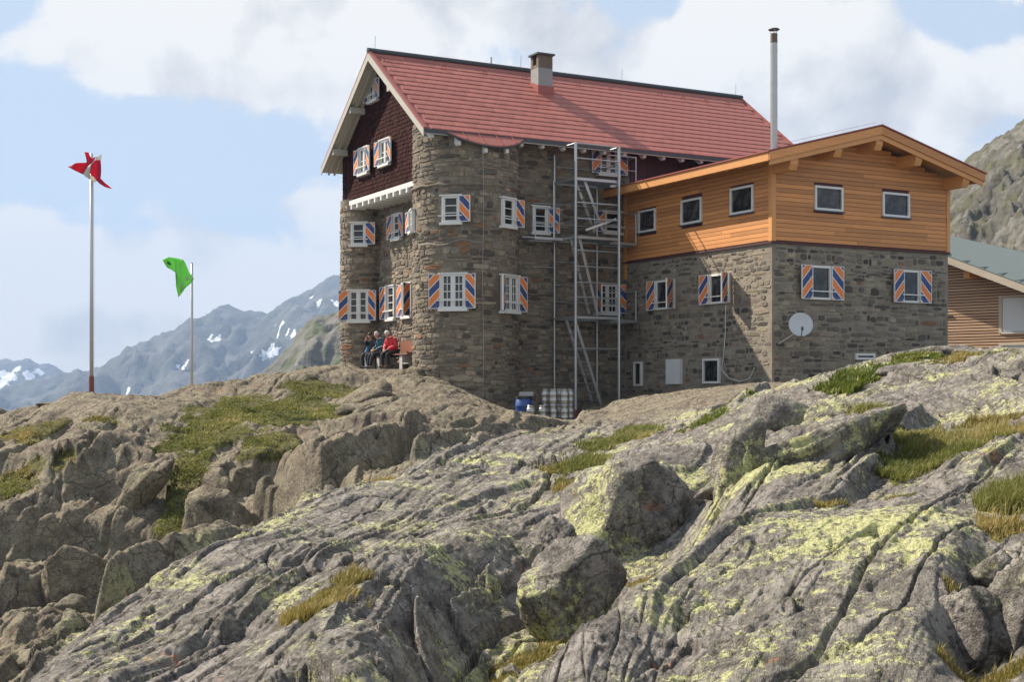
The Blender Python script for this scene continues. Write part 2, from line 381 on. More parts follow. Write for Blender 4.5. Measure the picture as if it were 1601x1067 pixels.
def facets(x, y, seed, tilt, step):
    """flat, tilted, stepped pieces: every cell is a plane of its own, with sharp joints between"""
    ix = np.floor(x); iy = np.floor(y); f1 = np.full_like(x, 9.0); f2 = np.full_like(x, 9.0); val = np.zeros_like(x)
    for dx in (-1, 0, 1):
        for dy in (-1, 0, 1):
            h = _hash(ix + dx, iy + dy, seed) / 4294967296.0; h2 = _hash(ix + dx + 91, iy + dy - 37, seed + 5) / 4294967296.0; h3 = _hash(ix + dx - 13, iy + dy + 57, seed + 9) / 4294967296.0
            ox = x - (ix + dx + 0.1 + 0.8 * h); oy = y - (iy + dy + 0.1 + 0.8 * h2); d = np.hypot(ox, oy); near = d < f1
            f2 = np.where(near, f1, np.minimum(f2, d)); a = h3 * 6.2832; val = np.where(near, tilt * (np.cos(a) * ox + np.sin(a) * oy) + step * (h + h2 - 1), val); f1 = np.where(near, d, f1)
    return val, f2 - f1
def sstep(x, a, b):
    t = np.clip((x - a) / (b - a), 0, 1); return t * t * (3 - 2 * t)
# ================================================================== the rock ground
STRIKE, SWING = 0.20, 0.40       # the foliation runs away from the camera and swings to the right across the near slab
CREST_Y = [8.0, 9.6, 11, 12.3, 14, 16.3, 19.5, 23, 26.5, 30, 34]; CREST_X = [-3.3, -3.35, -3.48, -3.44, -3.26, -2.88, -2.18, -1.07, 0.0, 1.1, 2.2]
CTRL = []
def cp(*pts):
    for px, py, D in pts: CTRL.append(tuple(at(px, py, D)))
def cw(*pts): CTRL.extend(pts)
# ledge round the hut
cp((560, 580, 49), (600, 577, 48.6), (640, 580, 46.5), (540, 574, 46), (480, 577, 43.5), (400, 590, 42.5), (300, 607, 42), (250, 626, 41),
   (143, 624, 40.5), (60, 641, 40), (0, 663, 39.5))
cw((-14, 46, -2.6), (-20, 45, -4), (-9, 49, -1.6), (-6, 56, -1.5), (-12, 58, -4), (-20, 62, -9), (-3, 56, 0.4), (0, 60, 0.5))
# grass hollow and the knoll in front of the house
cp((350, 645, 37.5), (450, 645, 38), (530, 612, 41.5), (300, 680, 35.5), (400, 692, 33.8), (340, 615, 40.5), (430, 605, 41),
   (640, 613, 40), (690, 609, 40.5), (740, 622, 40), (800, 642, 40), (870, 672, 40.3), (850, 668, 38.5), (885, 672, 38.5), (580, 620, 41),
   (500, 668, 35.5), (600, 655, 36), (700, 672, 35), (450, 705, 33), (800, 690, 33.5), (560, 700, 32.5),
   (400, 745, 31.7), (470, 775, 29.8), (600, 745, 29.6), (740, 715, 30), (850, 690, 31.5))
cp((850, 668, 43.6), (900, 670, 43), (940, 660, 43.2), (880, 672, 41.5), (905, 668, 40), (790, 640, 44), (700, 612, 43.6))
# smooth tan slab below the annex
cp((893, 664, 37.5), (960, 633, 37), (1050, 614, 36.6), (1140, 606, 36), (1215, 600, 35.2), (1000, 650, 31), (1100, 640, 28.5), (1050, 628, 33))
cw((6, 41.5, -0.35), (9, 40, -0.1), (14, 40, 0.1), (18, 42, 0.3), (12, 50, 0.3), (22, 50, 0.6), (4, 46, -0.4))
# left cliff, its ledges and foot
cp((200, 640, 37.5), (100, 660, 36), (250, 680, 35), (150, 700, 33.8), (50, 705, 34.2), (0, 725, 33.5), (300, 722, 33), (200, 755, 32.2), (100, 780, 31.4),
   (0, 800, 31), (330, 765, 31.8), (265, 800, 30.9), (100, 860, 30.4), (0, 900, 29.4), (190, 850, 30.4), (200, 905, 29.6), (100, 930, 29.4),
   (350, 735, 32.3), (420, 760, 31), (380, 800, 30.5), (440, 820, 29.4), (300, 850, 30), (330, 885, 29.2))
cp((230, 950, 27.8), (120, 965, 27), (30, 1000, 24.7), (100, 1020, 23.6), (0, 1062, 21.4), (165, 1000, 24.8))
cw((-7.0, 15, -4.4), (-5.6, 12, -4.0), (-9, 17, -4.5), (-14, 22, -4.7), (-14, 29, -4.4), (-17, 36, -2.8), (-5.2, 18, -4.4), (-4.6, 20, -4.4), (-3.6, 23, -4.2))
# the long slab through the middle: crest, drop behind it, top, right edge, foot
crest = [(50, 1067, 9.6), (120, 1005, 11), (200, 946, 12.3), (300, 875, 14), (420, 817, 16.3), (560, 762, 19.5), (700, 713, 23), (800, 685, 26.5), (880, 665, 30)]
cp(*crest)
for i, (px, py, D) in enumerate(crest[:7]):
    p = at(px, py, D); k = 1.0 if i < 5 else 0.75
    cw((p[0] - 1.15, p[1] + 0.75, p[2] - 1.25 * k))
cp((400, 900, 12.4), (300, 980, 10.9), (200, 1050, 9.7), (500, 852, 14.1), (600, 812, 15.9), (700, 772, 18.1), (800, 737, 21.1), (880, 715, 23.6),
   (450, 960, 10.9), (350, 1050, 9.4), (560, 880, 12.8), (650, 840, 14.4), (760, 796, 16.6), (850, 768, 18.2), (870, 792, 15.8),
   (760, 838, 13.6), (690, 882, 12.3), (640, 932, 11.2), (600, 1000, 10.0), (560, 1067, 9.0), (450, 1067, 9.0))
cp((850, 935, 13.2), (805, 1000, 12.2), (760, 1052, 11.4), (705, 1078, 10.8))
# cleft between the two slabs
cp((900, 985, 12.0), (850, 1030, 11.3), (800, 1076, 10.6), (960, 950, 12.3), (1060, 865, 13.3), (1000, 905, 13.1))
cw((0.45, 9.0, -2.2), (0.75, 9.8, -2.1), (1.2, 10.6, -1.95), (0.1, 8.2, -2.2), (-0.3, 7.4, -2.2), (-0.5, 9.5, -2.4), (-0.2, 8.8, -2.35))
cp((920, 772, 15.8), (1000, 714, 15.6), (1075, 706, 15.8), (905, 805, 14.8))
cp((900, 733, 20), (885, 772, 17.4), (960, 692, 24), (1020, 671, 26.5), (1080, 690, 19.5), (1000, 692, 22), (1130, 652, 23), (1110, 760, 15.0), (1060, 715, 18), (945, 750, 17.2))
# shelves on the right
cp((1150, 626, 22.5), (1210, 605, 22.3), (1290, 588, 22), (1350, 572, 21.6), (1400, 557, 21.4), (1480, 547, 21.3), (1540, 550, 20.8), (1601, 553, 19.5),
   (1300, 625, 18.5), (1400, 595, 19), (1500, 612, 17), (1601, 592, 17), (1601, 640, 14.8), (1500, 650, 15), (1400, 655, 15.2), (1300, 665, 15.6), (1200, 672, 16.4),
   (1380, 668, 14.2), (1250, 702, 13.7), (1150, 762, 12.8), (1300, 732, 13.0), (1250, 782, 11.5), (1350, 742, 12.3),
   (1450, 722, 12.5), (1550, 690, 12.9), (1400, 772, 11.4))
cw((8, 26, 0.15), (12, 28, 0.3), (5, 27, -0.2), (12, 20, 0.8), (16, 26, 0.9), (20, 34, 1.0), (10, 14, 0.2))
# the near slab
cp((1601, 697, 11.6), (1500, 742, 10.9), (1400, 777, 10.5), (1300, 802, 10.3), (1200, 803, 10.4), (1130, 842, 9.9), (1060, 892, 9.3), (980, 942, 8.6), (900, 997, 8.0), (835, 1064, 7.4),
   (1000, 1000, 7.8), (1100, 950, 8.3), (1200, 900, 8.6), (1300, 860, 8.8), (1400, 830, 9.0), (1480, 810, 9.2), (1000, 1067, 7.1), (1150, 1040, 7.1), (1300, 980, 7.4),
   (1400, 930, 7.8), (1480, 880, 8.2), (1300, 1067, 6.6), (1430, 1060, 6.5), (1505, 850, 8.5), (1490, 930, 7.6), (1455, 1000, 6.95))
cp((1560, 925, 8.3), (1533, 1010, 7.6), (1508, 1068, 7.15), (1575, 800, 9.6), (1601, 760, 10.2), (1601, 1000, 7.2), (1601, 880, 8.3), (1580, 1067, 6.7))
cw((0.0, 5.5, -1.75), (1.5, 5, -1.55), (3.5, 5.2, -1.3), (-2, 6.5, -2.2), (-4, 8, -3.0), (6, 7, -0.7), (0.5, 3, -1.7), (4, 2, -1.5), (-3, 3, -2.2))
CTRL = np.array(CTRL); CXY = CTRL[:, :2]; CZ = CTRL[:, 2]
# work in log-polar plan coordinates so that near control points shape small areas and far ones large areas
def warp(X, Y):
    r = np.hypot(X, Y); return np.arctan2(X, Y) * 2.2, np.log(r)
def tps_k(r2): return np.where(r2 > 1e-12, 0.5 * r2 * np.log(np.maximum(r2, 1e-12)), 0)
_a, _b = warp(CXY[:, 0], CXY[:, 1]); CW_ = np.stack([_a, _b], 1); _n = len(CW_)
# the spline carries the height over the distance (a slope seen from the eye), so ranges stay comparable
CH = CZ / np.hypot(CXY[:, 0], CXY[:, 1])
_d = ((CW_[:, None, :] - CW_[None]) ** 2).sum(-1)
_K = tps_k(_d) + np.eye(_n) * 2e-4; _P = np.hstack([np.ones((_n, 1)), CW_])
_S = np.zeros((_n + 3, _n + 3)); _S[:_n, :_n] = _K; _S[:_n, _n:] = _P; _S[_n:, :_n] = _P.T
TW = np.linalg.solve(_S, np.concatenate([CH, np.zeros(3)]))
def base_height(X, Y):
    a, b = warp(X.ravel(), Y.ravel()); out = np.empty_like(a)
    for i in range(0, len(a), 60000):
        q = np.stack([a[i:i + 60000], b[i:i + 60000]], 1)
        d2 = (q ** 2).sum(1)[:, None] + (CW_ ** 2).sum(1)[None] - 2 * q @ CW_.T
        out[i:i + 60000] = tps_k(np.maximum(d2, 0)) @ TW[:_n] + TW[_n] + q @ TW[_n + 1:]
    return (out * np.hypot(X.ravel(), Y.ravel())).reshape(X.shape)

# patches of turf: (px, py, D, half-length along x, half-length along y, blade height, kind)
TURF = [(430, 640, 38, 2.6, 2.6, 0.055, 'meadow'), (360, 660, 36.5, 1.6, 2.2, 0.055, 'meadow'), (520, 618, 41, 1.6, 1.2, 0.055, 'meadow'), (300, 690, 34.8, 0.9, 1.5, 0.055, 'meadow'),
        (420, 690, 34.0, 0.9, 0.9, 0.055, 'meadow'), (545, 640, 38, 0.5, 1.0, 0.055, 'meadow'), (300, 735, 32.6, 0.55, 1.4, 0.055, 'meadow'), (590, 652, 36, 0.6, 0.5, 0.056, 'meadow'),
        (30, 678, 35.5, 0.9, 0.8, 0.056, 'dry'), (80, 668, 36, 0.8, 0.5, 0.056, 'dry'), (160, 660, 36, 0.5, 0.4, 0.056, 'dry'), (20, 770, 32.0, 0.6, 0.7, 0.055, 'meadow'), (40, 745, 32.8, 0.5, 0.5, 0.067, 'dry'),
        (265, 830, 30.4, 0.45, 1.2, 0.056, 'meadow'), (235, 900, 29.4, 0.4, 0.9, 0.056, 'meadow'), (110, 1010, 24.2, 0.4, 0.5, 0.067, 'meadow'), (150, 995, 25.0, 0.3, 0.4, 0.056, 'meadow'),
        (598, 746, 20.3, 0.28, 0.16, 0.123, 'dry'),
        (505, 945, 10.7, 0.30, 0.36, 0.095, 'dry'), (470, 960, 10.4, 0.2, 0.2, 0.078, 'dry'), (545, 915, 11.3, 0.18, 0.25, 0.084, 'dry'),
        (960, 690, 24, 0.75, 1.5, 0.095, 'meadow'), (1000, 675, 26, 0.5, 1.4, 0.084, 'meadow'), (915, 720, 20.5, 0.4, 1.2, 0.101, 'meadow'), (895, 760, 18, 0.28, 0.9, 0.101, 'dry'), (860, 738, 20.5, 0.25, 0.4, 0.084, 'dry'),
        (820, 1022, 11.4, 0.32, 0.22, 0.067, 'dry'), (862, 1003, 11.8, 0.2, 0.2, 0.056, 'dry'), (780, 1052, 11.0, 0.15, 0.2, 0.056, 'dry'), (1010, 908, 12.9, 0.25, 0.2, 0.056, 'dry'),
        (1440, 715, 12.5, 0.42, 0.55, 0.095, 'meadow'), (1500, 695, 12.9, 0.45, 0.6, 0.095, 'meadow'), (1560, 690, 12.8, 0.4, 0.5, 0.090, 'dry'), (1400, 735, 12.2, 0.2, 0.3, 0.078, 'meadow'), (1430, 680, 13.6, 0.35, 0.4, 0.078, 'meadow'),
        (1570, 655, 14.2, 0.6, 0.4, 0.073, 'dry'), (1350, 640, 16.2, 0.35, 0.35, 0.090, 'meadow'), (1320, 605, 19.5, 0.45, 0.7, 0.10, 'moss'), (1400, 583, 19.8, 0.55, 0.5, 0.06, 'moss'), (1430, 575, 20.4, 0.4, 0.4, 0.05, 'moss'),
        (1520, 572, 19.8, 0.6, 0.5, 0.056, 'dry'), (1290, 790, 11.0, 0.18, 0.12, 0.056, 'dry'), (1410, 795, 10.6, 0.14, 0.1, 0.056, 'dry'),
        (1575, 790, 9.6, 0.22, 0.35, 0.112, 'meadow'), (1560, 830, 9.0, 0.16, 0.25, 0.090, 'dry'), (1600, 780, 9.8, 0.3, 0.4, 0.112, 'meadow'),
        (1545, 1056, 6.9, 0.22, 0.16, 0.056, 'dry'), (1490, 1050, 6.9, 0.10, 0.10, 0.056, 'dry'), (1490, 950, 7.65, 0.06, 0.12, 0.056, 'dry'), (1130, 640, 23, 0.5, 0.7, 0.08, 'moss'), (1105, 660, 21, 0.4, 0.5, 0.08, 'moss'),
        (100, 730, 32.8, 0.3, 0.4, 0.056, 'dry'), (75, 1010, 24.3, 0.3, 0.3, 0.056, 'dry')]
def turf_weight(X, Y):
    w = np.zeros_like(X)
    for px, py, D, rx, ry, h, kind in TURF:
        c = at(px, py, D); m = (np.abs(X - c[0]) < rx * 1.8) & (np.abs(Y - c[1]) < ry * 1.8)
        if m.any():
            x = X[m]; y = Y[m]
            d = np.hypot((x - c[0]) / rx, (y - c[1]) / ry) + 0.8 * fbm(x * 1.5 / max(min(rx, 1.2), .25), y * 1.5 / max(min(rx, 1.2), .25), 4, 77)
            w[m] = np.maximum(w[m], 1 - sstep(d, 0.7, 1.05))
    return w
def rock_height(X, Y, want=False, H0=None):
    H = base_height(X, Y) if H0 is None else H0; r = np.hypot(X, Y)
    k_ = STRIKE + SWING * sstep(X / np.maximum(Y, 1), 0.0, 0.15) * (1 - sstep(r, 13, 22))
    p = (X - k_ * (Y - 10)) / math.hypot(0.3, 1); s = (Y + 0.3 * X) / math.hypot(0.3, 1)            # across and along the foliation
    p = p + 0.35 * fbm(X * 0.22, Y * 0.22, 2, 3) + 0.10 * fbm(X * 0.9, Y * 0.9, 3, 5)
    # far knolls are blocky, near slabs are foliated
    left = sstep(np.interp(Y, CREST_Y, CREST_X) - X, 0.25, 0.7)
    far = np.maximum(sstep(r, 25, 31), left * sstep(r, 9, 12)); right = sstep(X / np.maximum(Y, 1), 0.05, 0.12) * sstep(r, 20, 26); tan_slab = sstep(X - 0.035 * Y, 0.3, 2.0) * sstep(r, 26, 30)
    block = far * (1 - tan_slab); turf = turf_weight(X, Y); rock = 1 - 0.85 * turf
    D = np.zeros_like(H)
    near_slab = sstep(X - 0.12 - (Y - 7.4) * 0.52, -0.1, 0.5) * (1 - sstep(r, 10.5, 12.5))
    fo = (1 - 0.65 * block) * (1 - 0.8 * tan_slab) * (1 - 0.6 * near_slab) * rock
    # foliation: long ledges that rise gently and break off sharply on their right
    for lam, amp, sd_, stretch in ((1.7, 0.14, 21, 0.09), (0.62, 0.068, 22, 0.16), (0.26, 0.056, 23, 0.22), (0.12, 0.026, 24, 0.35)):
        t = p / lam + 0.9 * fbm(p * 0.35 / lam, s * stretch, 3, sd_)
        i = np.floor(t); f = t - i
        saw = np.where(f < 0.94, (f / 0.94) ** 1.3, 1 - sstep(f, 0.94, 1.0)) - 0.42
        gate = sstep(fbm(p * 0.6 / lam, s * stretch * 1.3, 2, sd_ + 40), -0.12, 0.2) * (0.35 + 0.65 * (_hash(i, i * 0, sd_) / 4294967296.0))
        D += amp * saw * gate * fo
    # on the far knolls the same ledges are much bigger
    for lam, amp, sd_, stretch in ((3.4, 0.50, 25, 0.06), (1.35, 0.16, 26, 0.10)):
        t = p / lam + 0.8 * fbm(p * 0.35 / lam, s * stretch, 3, sd_); i = np.floor(t); f = t - i
        saw = np.where(f < 0.92, (f / 0.92) ** 1.2, 1 - sstep(f, 0.92, 1.0)) - 0.45
        D += amp * saw * (0.4 + 0.6 * (_hash(i, i * 0, sd_) / 4294967296.0)) * block * rock * (1 - 0.6 * sstep(H, -1.6, -0.6)) * sstep(fbm(p * 0.2, s * 0.12, 2, sd_ + 40), -0.3, 0.1)
    # cracks along the foliation
    for lam, dep, w_, sd_ in ((0.6, 0.07, 0.022, 31), (1.6, 0.16, 0.016, 32), (0.3, 0.03, 0.03, 33)):
        n = perlin(p / lam, s * 0.13 / lam, sd_)
        D -= dep * (1 - sstep(np.abs(n), 0.0, w_ * 2.2)) * sstep(fbm(p * 0.4, s * 0.12, 2, sd_ + 7), -0.02, 0.22) * rock * (1 - 0.6 * tan_slab)
    # cross joints
    n = perlin(s * 0.45, p * 0.30, 41); D -= 0.08 * (1 - sstep(np.abs(n), 0.0, 0.03)) * sstep(fbm(p * 0.5, s * 0.3, 2, 43), 0.08, 0.3) * rock
    # the far knolls: big rounded blocks parted by joints
    bx = p * 0.95 + 0.5 * fbm(X * 0.3, Y * 0.3, 3, 51); by = s * 0.30 + 0.3 * fbm(X * 0.25, Y * 0.25, 3, 52)
    cliff = block * (1 - sstep(H, -1.5, -0.7) * 0.75)
    tq = (H + 0.55 * fbm(X * 0.22, Y * 0.22, 4, 71) + 0.2 * (p * 0.35)) / 1.15; tf = tq - np.floor(tq)
    D += cliff * rock * 0.5 * 1.15 * (np.floor(tq) + sstep(tf, 0.38, 0.60) - tq)
    kn = block * (0.30 + 0.70 * cliff) * (1 - 0.8 * sstep(H, -1.0, -0.25))
    v1, e = facets(bx * 0.45, by * 0.62, 53, 0.36, 0.30); D += kn * rock * (v1 * sstep(e, 0.0, 0.16) - 0.20 * (1 - sstep(e, 0.0, 0.10)))
    v1, e = facets(bx * 1.15 + 7, by * 1.5 + 3, 57, 0.15, 0.10); D += kn * rock * (v1 * sstep(e, 0.0, 0.20) - 0.07 * (1 - sstep(e, 0.0, 0.12))) * sstep(fbm(X * 0.2, Y * 0.2, 2, 58), -0.3, 0.1)
    v1, e = facets(bx * 3.0 + 2, by * 3.6 + 5, 59, 0.06, 0.04); D += kn * rock * v1 * sstep(e, 0.0, 0.2)
    # broken chips along the near ledges
    brk = sstep(fbm(p * 0.5, s * 0.22, 3, 74), 0.12, 0.35) * (1 - block) * (1 - 0.7 * tan_slab) * rock
    v1, e = facets(p * 1.5 + 3, s * 0.75, 75, 0.10, 0.075); D += brk * (1 - 0.5 * near_slab) * (v1 - 0.03 * (1 - sstep(e, 0.0, 0.05)))
    v1, e = facets(p * 4.2 + 9, s * 2.2 + 1, 76, 0.035, 0.022); D += brk * v1
    # broad lumps and weathering
    D += (0.14 * fbm(X * 0.4, Y * 0.4, 3, 61) * (0.5 + 0.7 * far) + 0.030 * fbm(X * 1.7, Y * 1.7, 4, 62)) * (0.4 + 0.6 * rock) * (1 - 0.6 * tan_slab)
    D += 0.030 * block * ridged(X * 1.6, Y * 1.6, 3, 64) * rock
    D += (0.016 * ridged(p * 6, s * 2.2, 4, 63, 0.6) + 0.012 * ridged(X * 5, Y * 5, 3, 67, 0.6)) * rock * (1 + 1.2 * block)
    pit = fbm(X * 7.5, Y * 7.5, 3, 68); D -= 0.022 * sstep(pit, 0.22, 0.42) * rock
    D += 0.03 * turf * fbm(X * 3, Y * 3, 3, 66)
    H = H + D * np.clip(r / 9.0, 0.75, 1.25)
    # the trodden ledge in front of the bench
    ax = X / np.maximum(Y, 1); led = sstep(ax, -0.118, -0.108) * (1 - sstep(ax, -0.078, -0.070)) * sstep(Y, 41, 43); H = H - led * np.maximum(0, H - 0.0142 * Y)
    # the hollow by the lodge door where the kegs stand
    ax = X / np.maximum(Y, 1); hollow = sstep(ax, -0.03, -0.01) * (1 - sstep(ax, 0.045, 0.052)) * sstep(Y, 26.0, 28.5)
    H = H - hollow * np.maximum(0, H + np.interp(ax, [-0.03, 0.0, 0.037], [0.006, 0.0152, 0.0228]) * Y + 0.02 + 0.05 * fbm(X * 2, Y * 2, 3, 90))
    if not want: return H
    lich = (1 - sstep(r, 26, 31)) * rock * (1 - 0.85 * left)
    warm = np.clip(far + 0.0, 0, 1)
    return H, turf, lich, warm
def hit_ground(px, py, d0=4.0, d1=60.0):
    """where the line of sight through a photo pixel first meets the rock"""
    D = np.exp(np.linspace(math.log(d0), math.log(d1), 900)); r = ray(px, py)
    X = r[0] * D; Y = r[1] * D; Z = r[2] * D; H = rock_height(X, Y); i = np.argmax(Z < H)
    return np.array([X[i], Y[i], H[i]])

def mk_rock():
    m, nt, b = mat('alpine_rock'); T = NT(nt)
    co = T.coord('Position', (1, 1, 1)); along = T.coord('Position', (1, 1, 1), (0, 0, R(12.5)))
    sq = T.new('ShaderNodeMapping'); sq.inputs['Scale'].default_value = (1.0, 0.09, 1.0); T.link(along, sq.inputs[0]); fol = sq.outputs[0]
    big = T.noise(co, 0.55, 5, 0.6); mid = T.noise(co, 3.2, 6, 0.65); fine = T.noise(co, 38, 4, 0.7); grain = T.noise(co, 140, 2, 0.6); lay = T.noise(fol, 9, 5, 0.65)
    warm = T.attr('warm').outputs['Fac']; lich = T.attr('lichen').outputs['Fac']; turf = T.attr('turf').outputs['Fac']
    cool = T.mix(T.ss(mid, 0.38, 0.62), (0.165, 0.145, 0.130), (0.41, 0.37, 0.33))
    cool = T.mix(T.ss(lay, 0.50, 0.60, 0.0, 0.72), cool, (0.125, 0.110, 0.102))
    tan = T.mix(T.ss(mid, 0.36, 0.64), (0.135, 0.102, 0.072), (0.35, 0.288, 0.202))
    tan = T.mix(T.ss(big, 0.54, 0.68, 0.0, 0.5), tan, (0.215, 0.145, 0.09))
    c = T.mix(warm, cool, tan)
    dk = T.noise(co, 13, 5, 0.78); c = T.mix(T.ss(dk, 0.54, 0.59, 0.0, 0.78), c, (0.065, 0.056, 0.05))
    c = T.mix(T.ss(fine, 0.52, 0.66, 0.0, 0.5), c, (0.40, 0.37, 0.32))
    c = T.mix(T.ss(grain, 0.35, 0.6, 0.45, 0.0), c, (0.06, 0.052, 0.046))
    # joints: thin broken lines, one set across the rock and one drawn out along the foliation
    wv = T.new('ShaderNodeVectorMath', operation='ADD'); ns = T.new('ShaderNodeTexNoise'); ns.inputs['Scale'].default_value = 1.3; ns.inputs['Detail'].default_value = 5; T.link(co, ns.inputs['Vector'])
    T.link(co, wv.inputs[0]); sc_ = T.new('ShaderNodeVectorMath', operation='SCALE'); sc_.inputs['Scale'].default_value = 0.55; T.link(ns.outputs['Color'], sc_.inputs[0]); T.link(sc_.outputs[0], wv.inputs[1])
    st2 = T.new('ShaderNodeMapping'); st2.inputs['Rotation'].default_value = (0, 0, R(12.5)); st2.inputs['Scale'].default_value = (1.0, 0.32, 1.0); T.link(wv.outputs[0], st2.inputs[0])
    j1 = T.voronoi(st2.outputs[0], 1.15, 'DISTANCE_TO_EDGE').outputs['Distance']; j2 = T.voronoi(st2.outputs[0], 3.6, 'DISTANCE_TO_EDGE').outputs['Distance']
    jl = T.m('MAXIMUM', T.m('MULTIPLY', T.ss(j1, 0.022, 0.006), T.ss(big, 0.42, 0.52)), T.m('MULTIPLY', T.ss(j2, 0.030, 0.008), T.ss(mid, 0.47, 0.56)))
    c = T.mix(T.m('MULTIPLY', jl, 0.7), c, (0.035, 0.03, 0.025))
    # map lichen: sharp yellow-green crusts with dark gaps, gathered in patches
    lz = T.noise(T.coord('Position', (1, 1, 1), (0, 0, 0), (2.7, 9.1, 4.0)), 0.9, 4, 0.6); lb = T.noise(T.coord('Position', (1, 1, 1), (0, 0, 0), (5, 2, 8)), 9.0, 7, 0.8, 0.2)
    lf = T.m('ADD', T.m('MULTIPLY', lz, 0.62), T.m('MULTIPLY', lb, 0.66))
    lm = T.m('MULTIPLY', T.ss(lf, 0.704, 0.718), T.ss(dk, 0.60, 0.56))
    vo = T.voronoi(co, 7.0); vr = T.m('ADD', vo.outputs['Distance'], T.m('MULTIPLY', T.m('SUBTRACT', lb, 0.5), 0.55))
    sp = T.m('MULTIPLY', T.m('LESS_THAN', vr, 0.20), T.ss(lz, 0.50, 0.58)); lm = T.m('MAXIMUM', lm, T.m('MULTIPLY', sp, 0.9))
    lm = T.m('MULTIPLY', lm, lich)
    c = T.mix(T.m('MULTIPLY', T.ss(lf, 0.58, 0.69), T.m('MULTIPLY', T.ss(fine, 0.40, 0.6), 0.30)), c, (0.34, 0.34, 0.20))
    c = T.mix(T.m('MULTIPLY', lm, 0.92), c, T.mix(T.ss(fine, 0.38, 0.62), (0.38, 0.38, 0.14), (0.64, 0.63, 0.34)))
    og = T.noise(T.coord('Position', (1, 1, 1), (0, 0, 0), (1, 22, 3)), 2.3, 5, 0.7)
    c = T.mix(T.m('MULTIPLY', T.ss(og, 0.64, 0.70), T.ss(fine, 0.4, 0.55, 0.0, 0.6)), c, (0.46, 0.19, 0.085))
    # soil under the turf
    tn = T.noise(co, 5, 5, 0.7); tsoil = T.mix(T.ss(tn, 0.4, 0.62), (0.05, 0.042, 0.02), (0.15, 0.145, 0.035))
    c = T.mix(T.ss(T.m('ADD', turf, T.m('MULTIPLY', T.m('SUBTRACT', fine, 0.5), 0.5)), 0.40, 0.60), c, tsoil)
    T.link(c, b.inputs['Base Color']); b.inputs['Roughness'].default_value = 0.92; b.inputs['Specular IOR Level'].default_value = 0.25
    h = T.m('ADD', T.m('MULTIPLY', T.noise(co, 16, 6, 0.72), 0.9), T.m('MULTIPLY', T.noise(fol, 22, 4, 0.7), 0.8))
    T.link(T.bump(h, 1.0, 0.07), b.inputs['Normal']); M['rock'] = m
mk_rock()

def sheet(name, X, Y, Z, matkey, attrs=None, smooth=True):
    """a grid of points as one mesh"""
    nr, nc = X.shape; me = bpy.data.meshes.new(name)
    co = np.stack([X, Y, Z], -1).reshape(-1, 3).astype(np.float32)
    i = np.arange(nr * nc).reshape(nr, nc); q = np.stack([i[:-1, :-1], i[:-1, 1:], i[1:, 1:], i[1:, :-1]], -1).reshape(-1, 4)
    me.vertices.add(len(co)); me.vertices.foreach_set('co', co.ravel())
    me.loops.add(q.size); me.loops.foreach_set('vertex_index', q.ravel().astype(np.int32))
    me.polygons.add(len(q)); me.polygons.foreach_set('loop_start', np.arange(0, q.size, 4, dtype=np.int32))
    me.update(calc_edges=True)
    if smooth: me.polygons.foreach_set('use_smooth', np.ones(len(q), dtype=bool))
    for k, a in (attrs or {}).items():
        t = me.attributes.new(k, 'FLOAT', 'POINT'); t.data.foreach_set('value', a.ravel().astype(np.float32))
    me.materials.append(M[matkey]); o = bpy.data.objects.new(name, me); COL.objects.link(o); return o
def build_ground():
    NA, NR = 900, 1000
    ang = np.linspace(R(-27), R(27), NA); rr = np.exp(np.concatenate([np.linspace(math.log(2.2), math.log(5.6), 40, endpoint=False), np.linspace(math.log(5.6), math.log(46), NR - 100, endpoint=False), np.linspace(math.log(46), math.log(85), 60)]))
    A, Q = np.meshgrid(ang, rr); X = Q * np.sin(A); Y = Q * np.cos(A)
    ia = np.linspace(0, NA - 1, NA // 4).round().astype(int); ir = np.linspace(0, len(rr) - 1, len(rr) // 4).round().astype(int)
    Hc = base_height(X[np.ix_(ir, ia)], Y[np.ix_(ir, ia)])
    Hr = np.stack([np.interp(np.arange(NA), ia, row) for row in Hc]); H0 = np.stack([np.interp(np.arange(len(rr)), ir, Hr[:, j]) for j in range(NA)], 1)
    H, turf, lich, warm = rock_height(X, Y, True, H0)
    edge = sstep(Q, 55, 85); H = H * (1 - edge) + edge * np.where(X < 3, -9.0, 0.8)
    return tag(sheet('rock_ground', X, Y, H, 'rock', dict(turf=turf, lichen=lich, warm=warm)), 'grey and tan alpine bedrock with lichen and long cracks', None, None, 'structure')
build_ground()
# ================================================================== the stone lodge
U0, V0 = 27.0, 45.0
lodge = thing('mountain_lodge', 'old rubble stone mountain lodge with red roof and round corner tower', 'building', tuple(xyz(U0, V0, 0)), HROT)
def LB(): return MB()
def lp(u_, v_, z_): return (u_ - U0, v_ - V0, z_)
def to_local(P): a = uvz(P); return np.array([a[0] - U0, a[1] - V0, a[2]])
PITCH = math.atan2(3.45, 4.62); RU0, RU1, RV, RZ, EV, EZ = 18.8, 35.26, 45.05, 11.87, 40.43, 8.42
def roof_z(v_): return EZ + (v_ - EV) * 3.45 / 4.62 if v_ <= RV else EZ + (2 * RV - v_ - EV) * 3.45 / 4.62

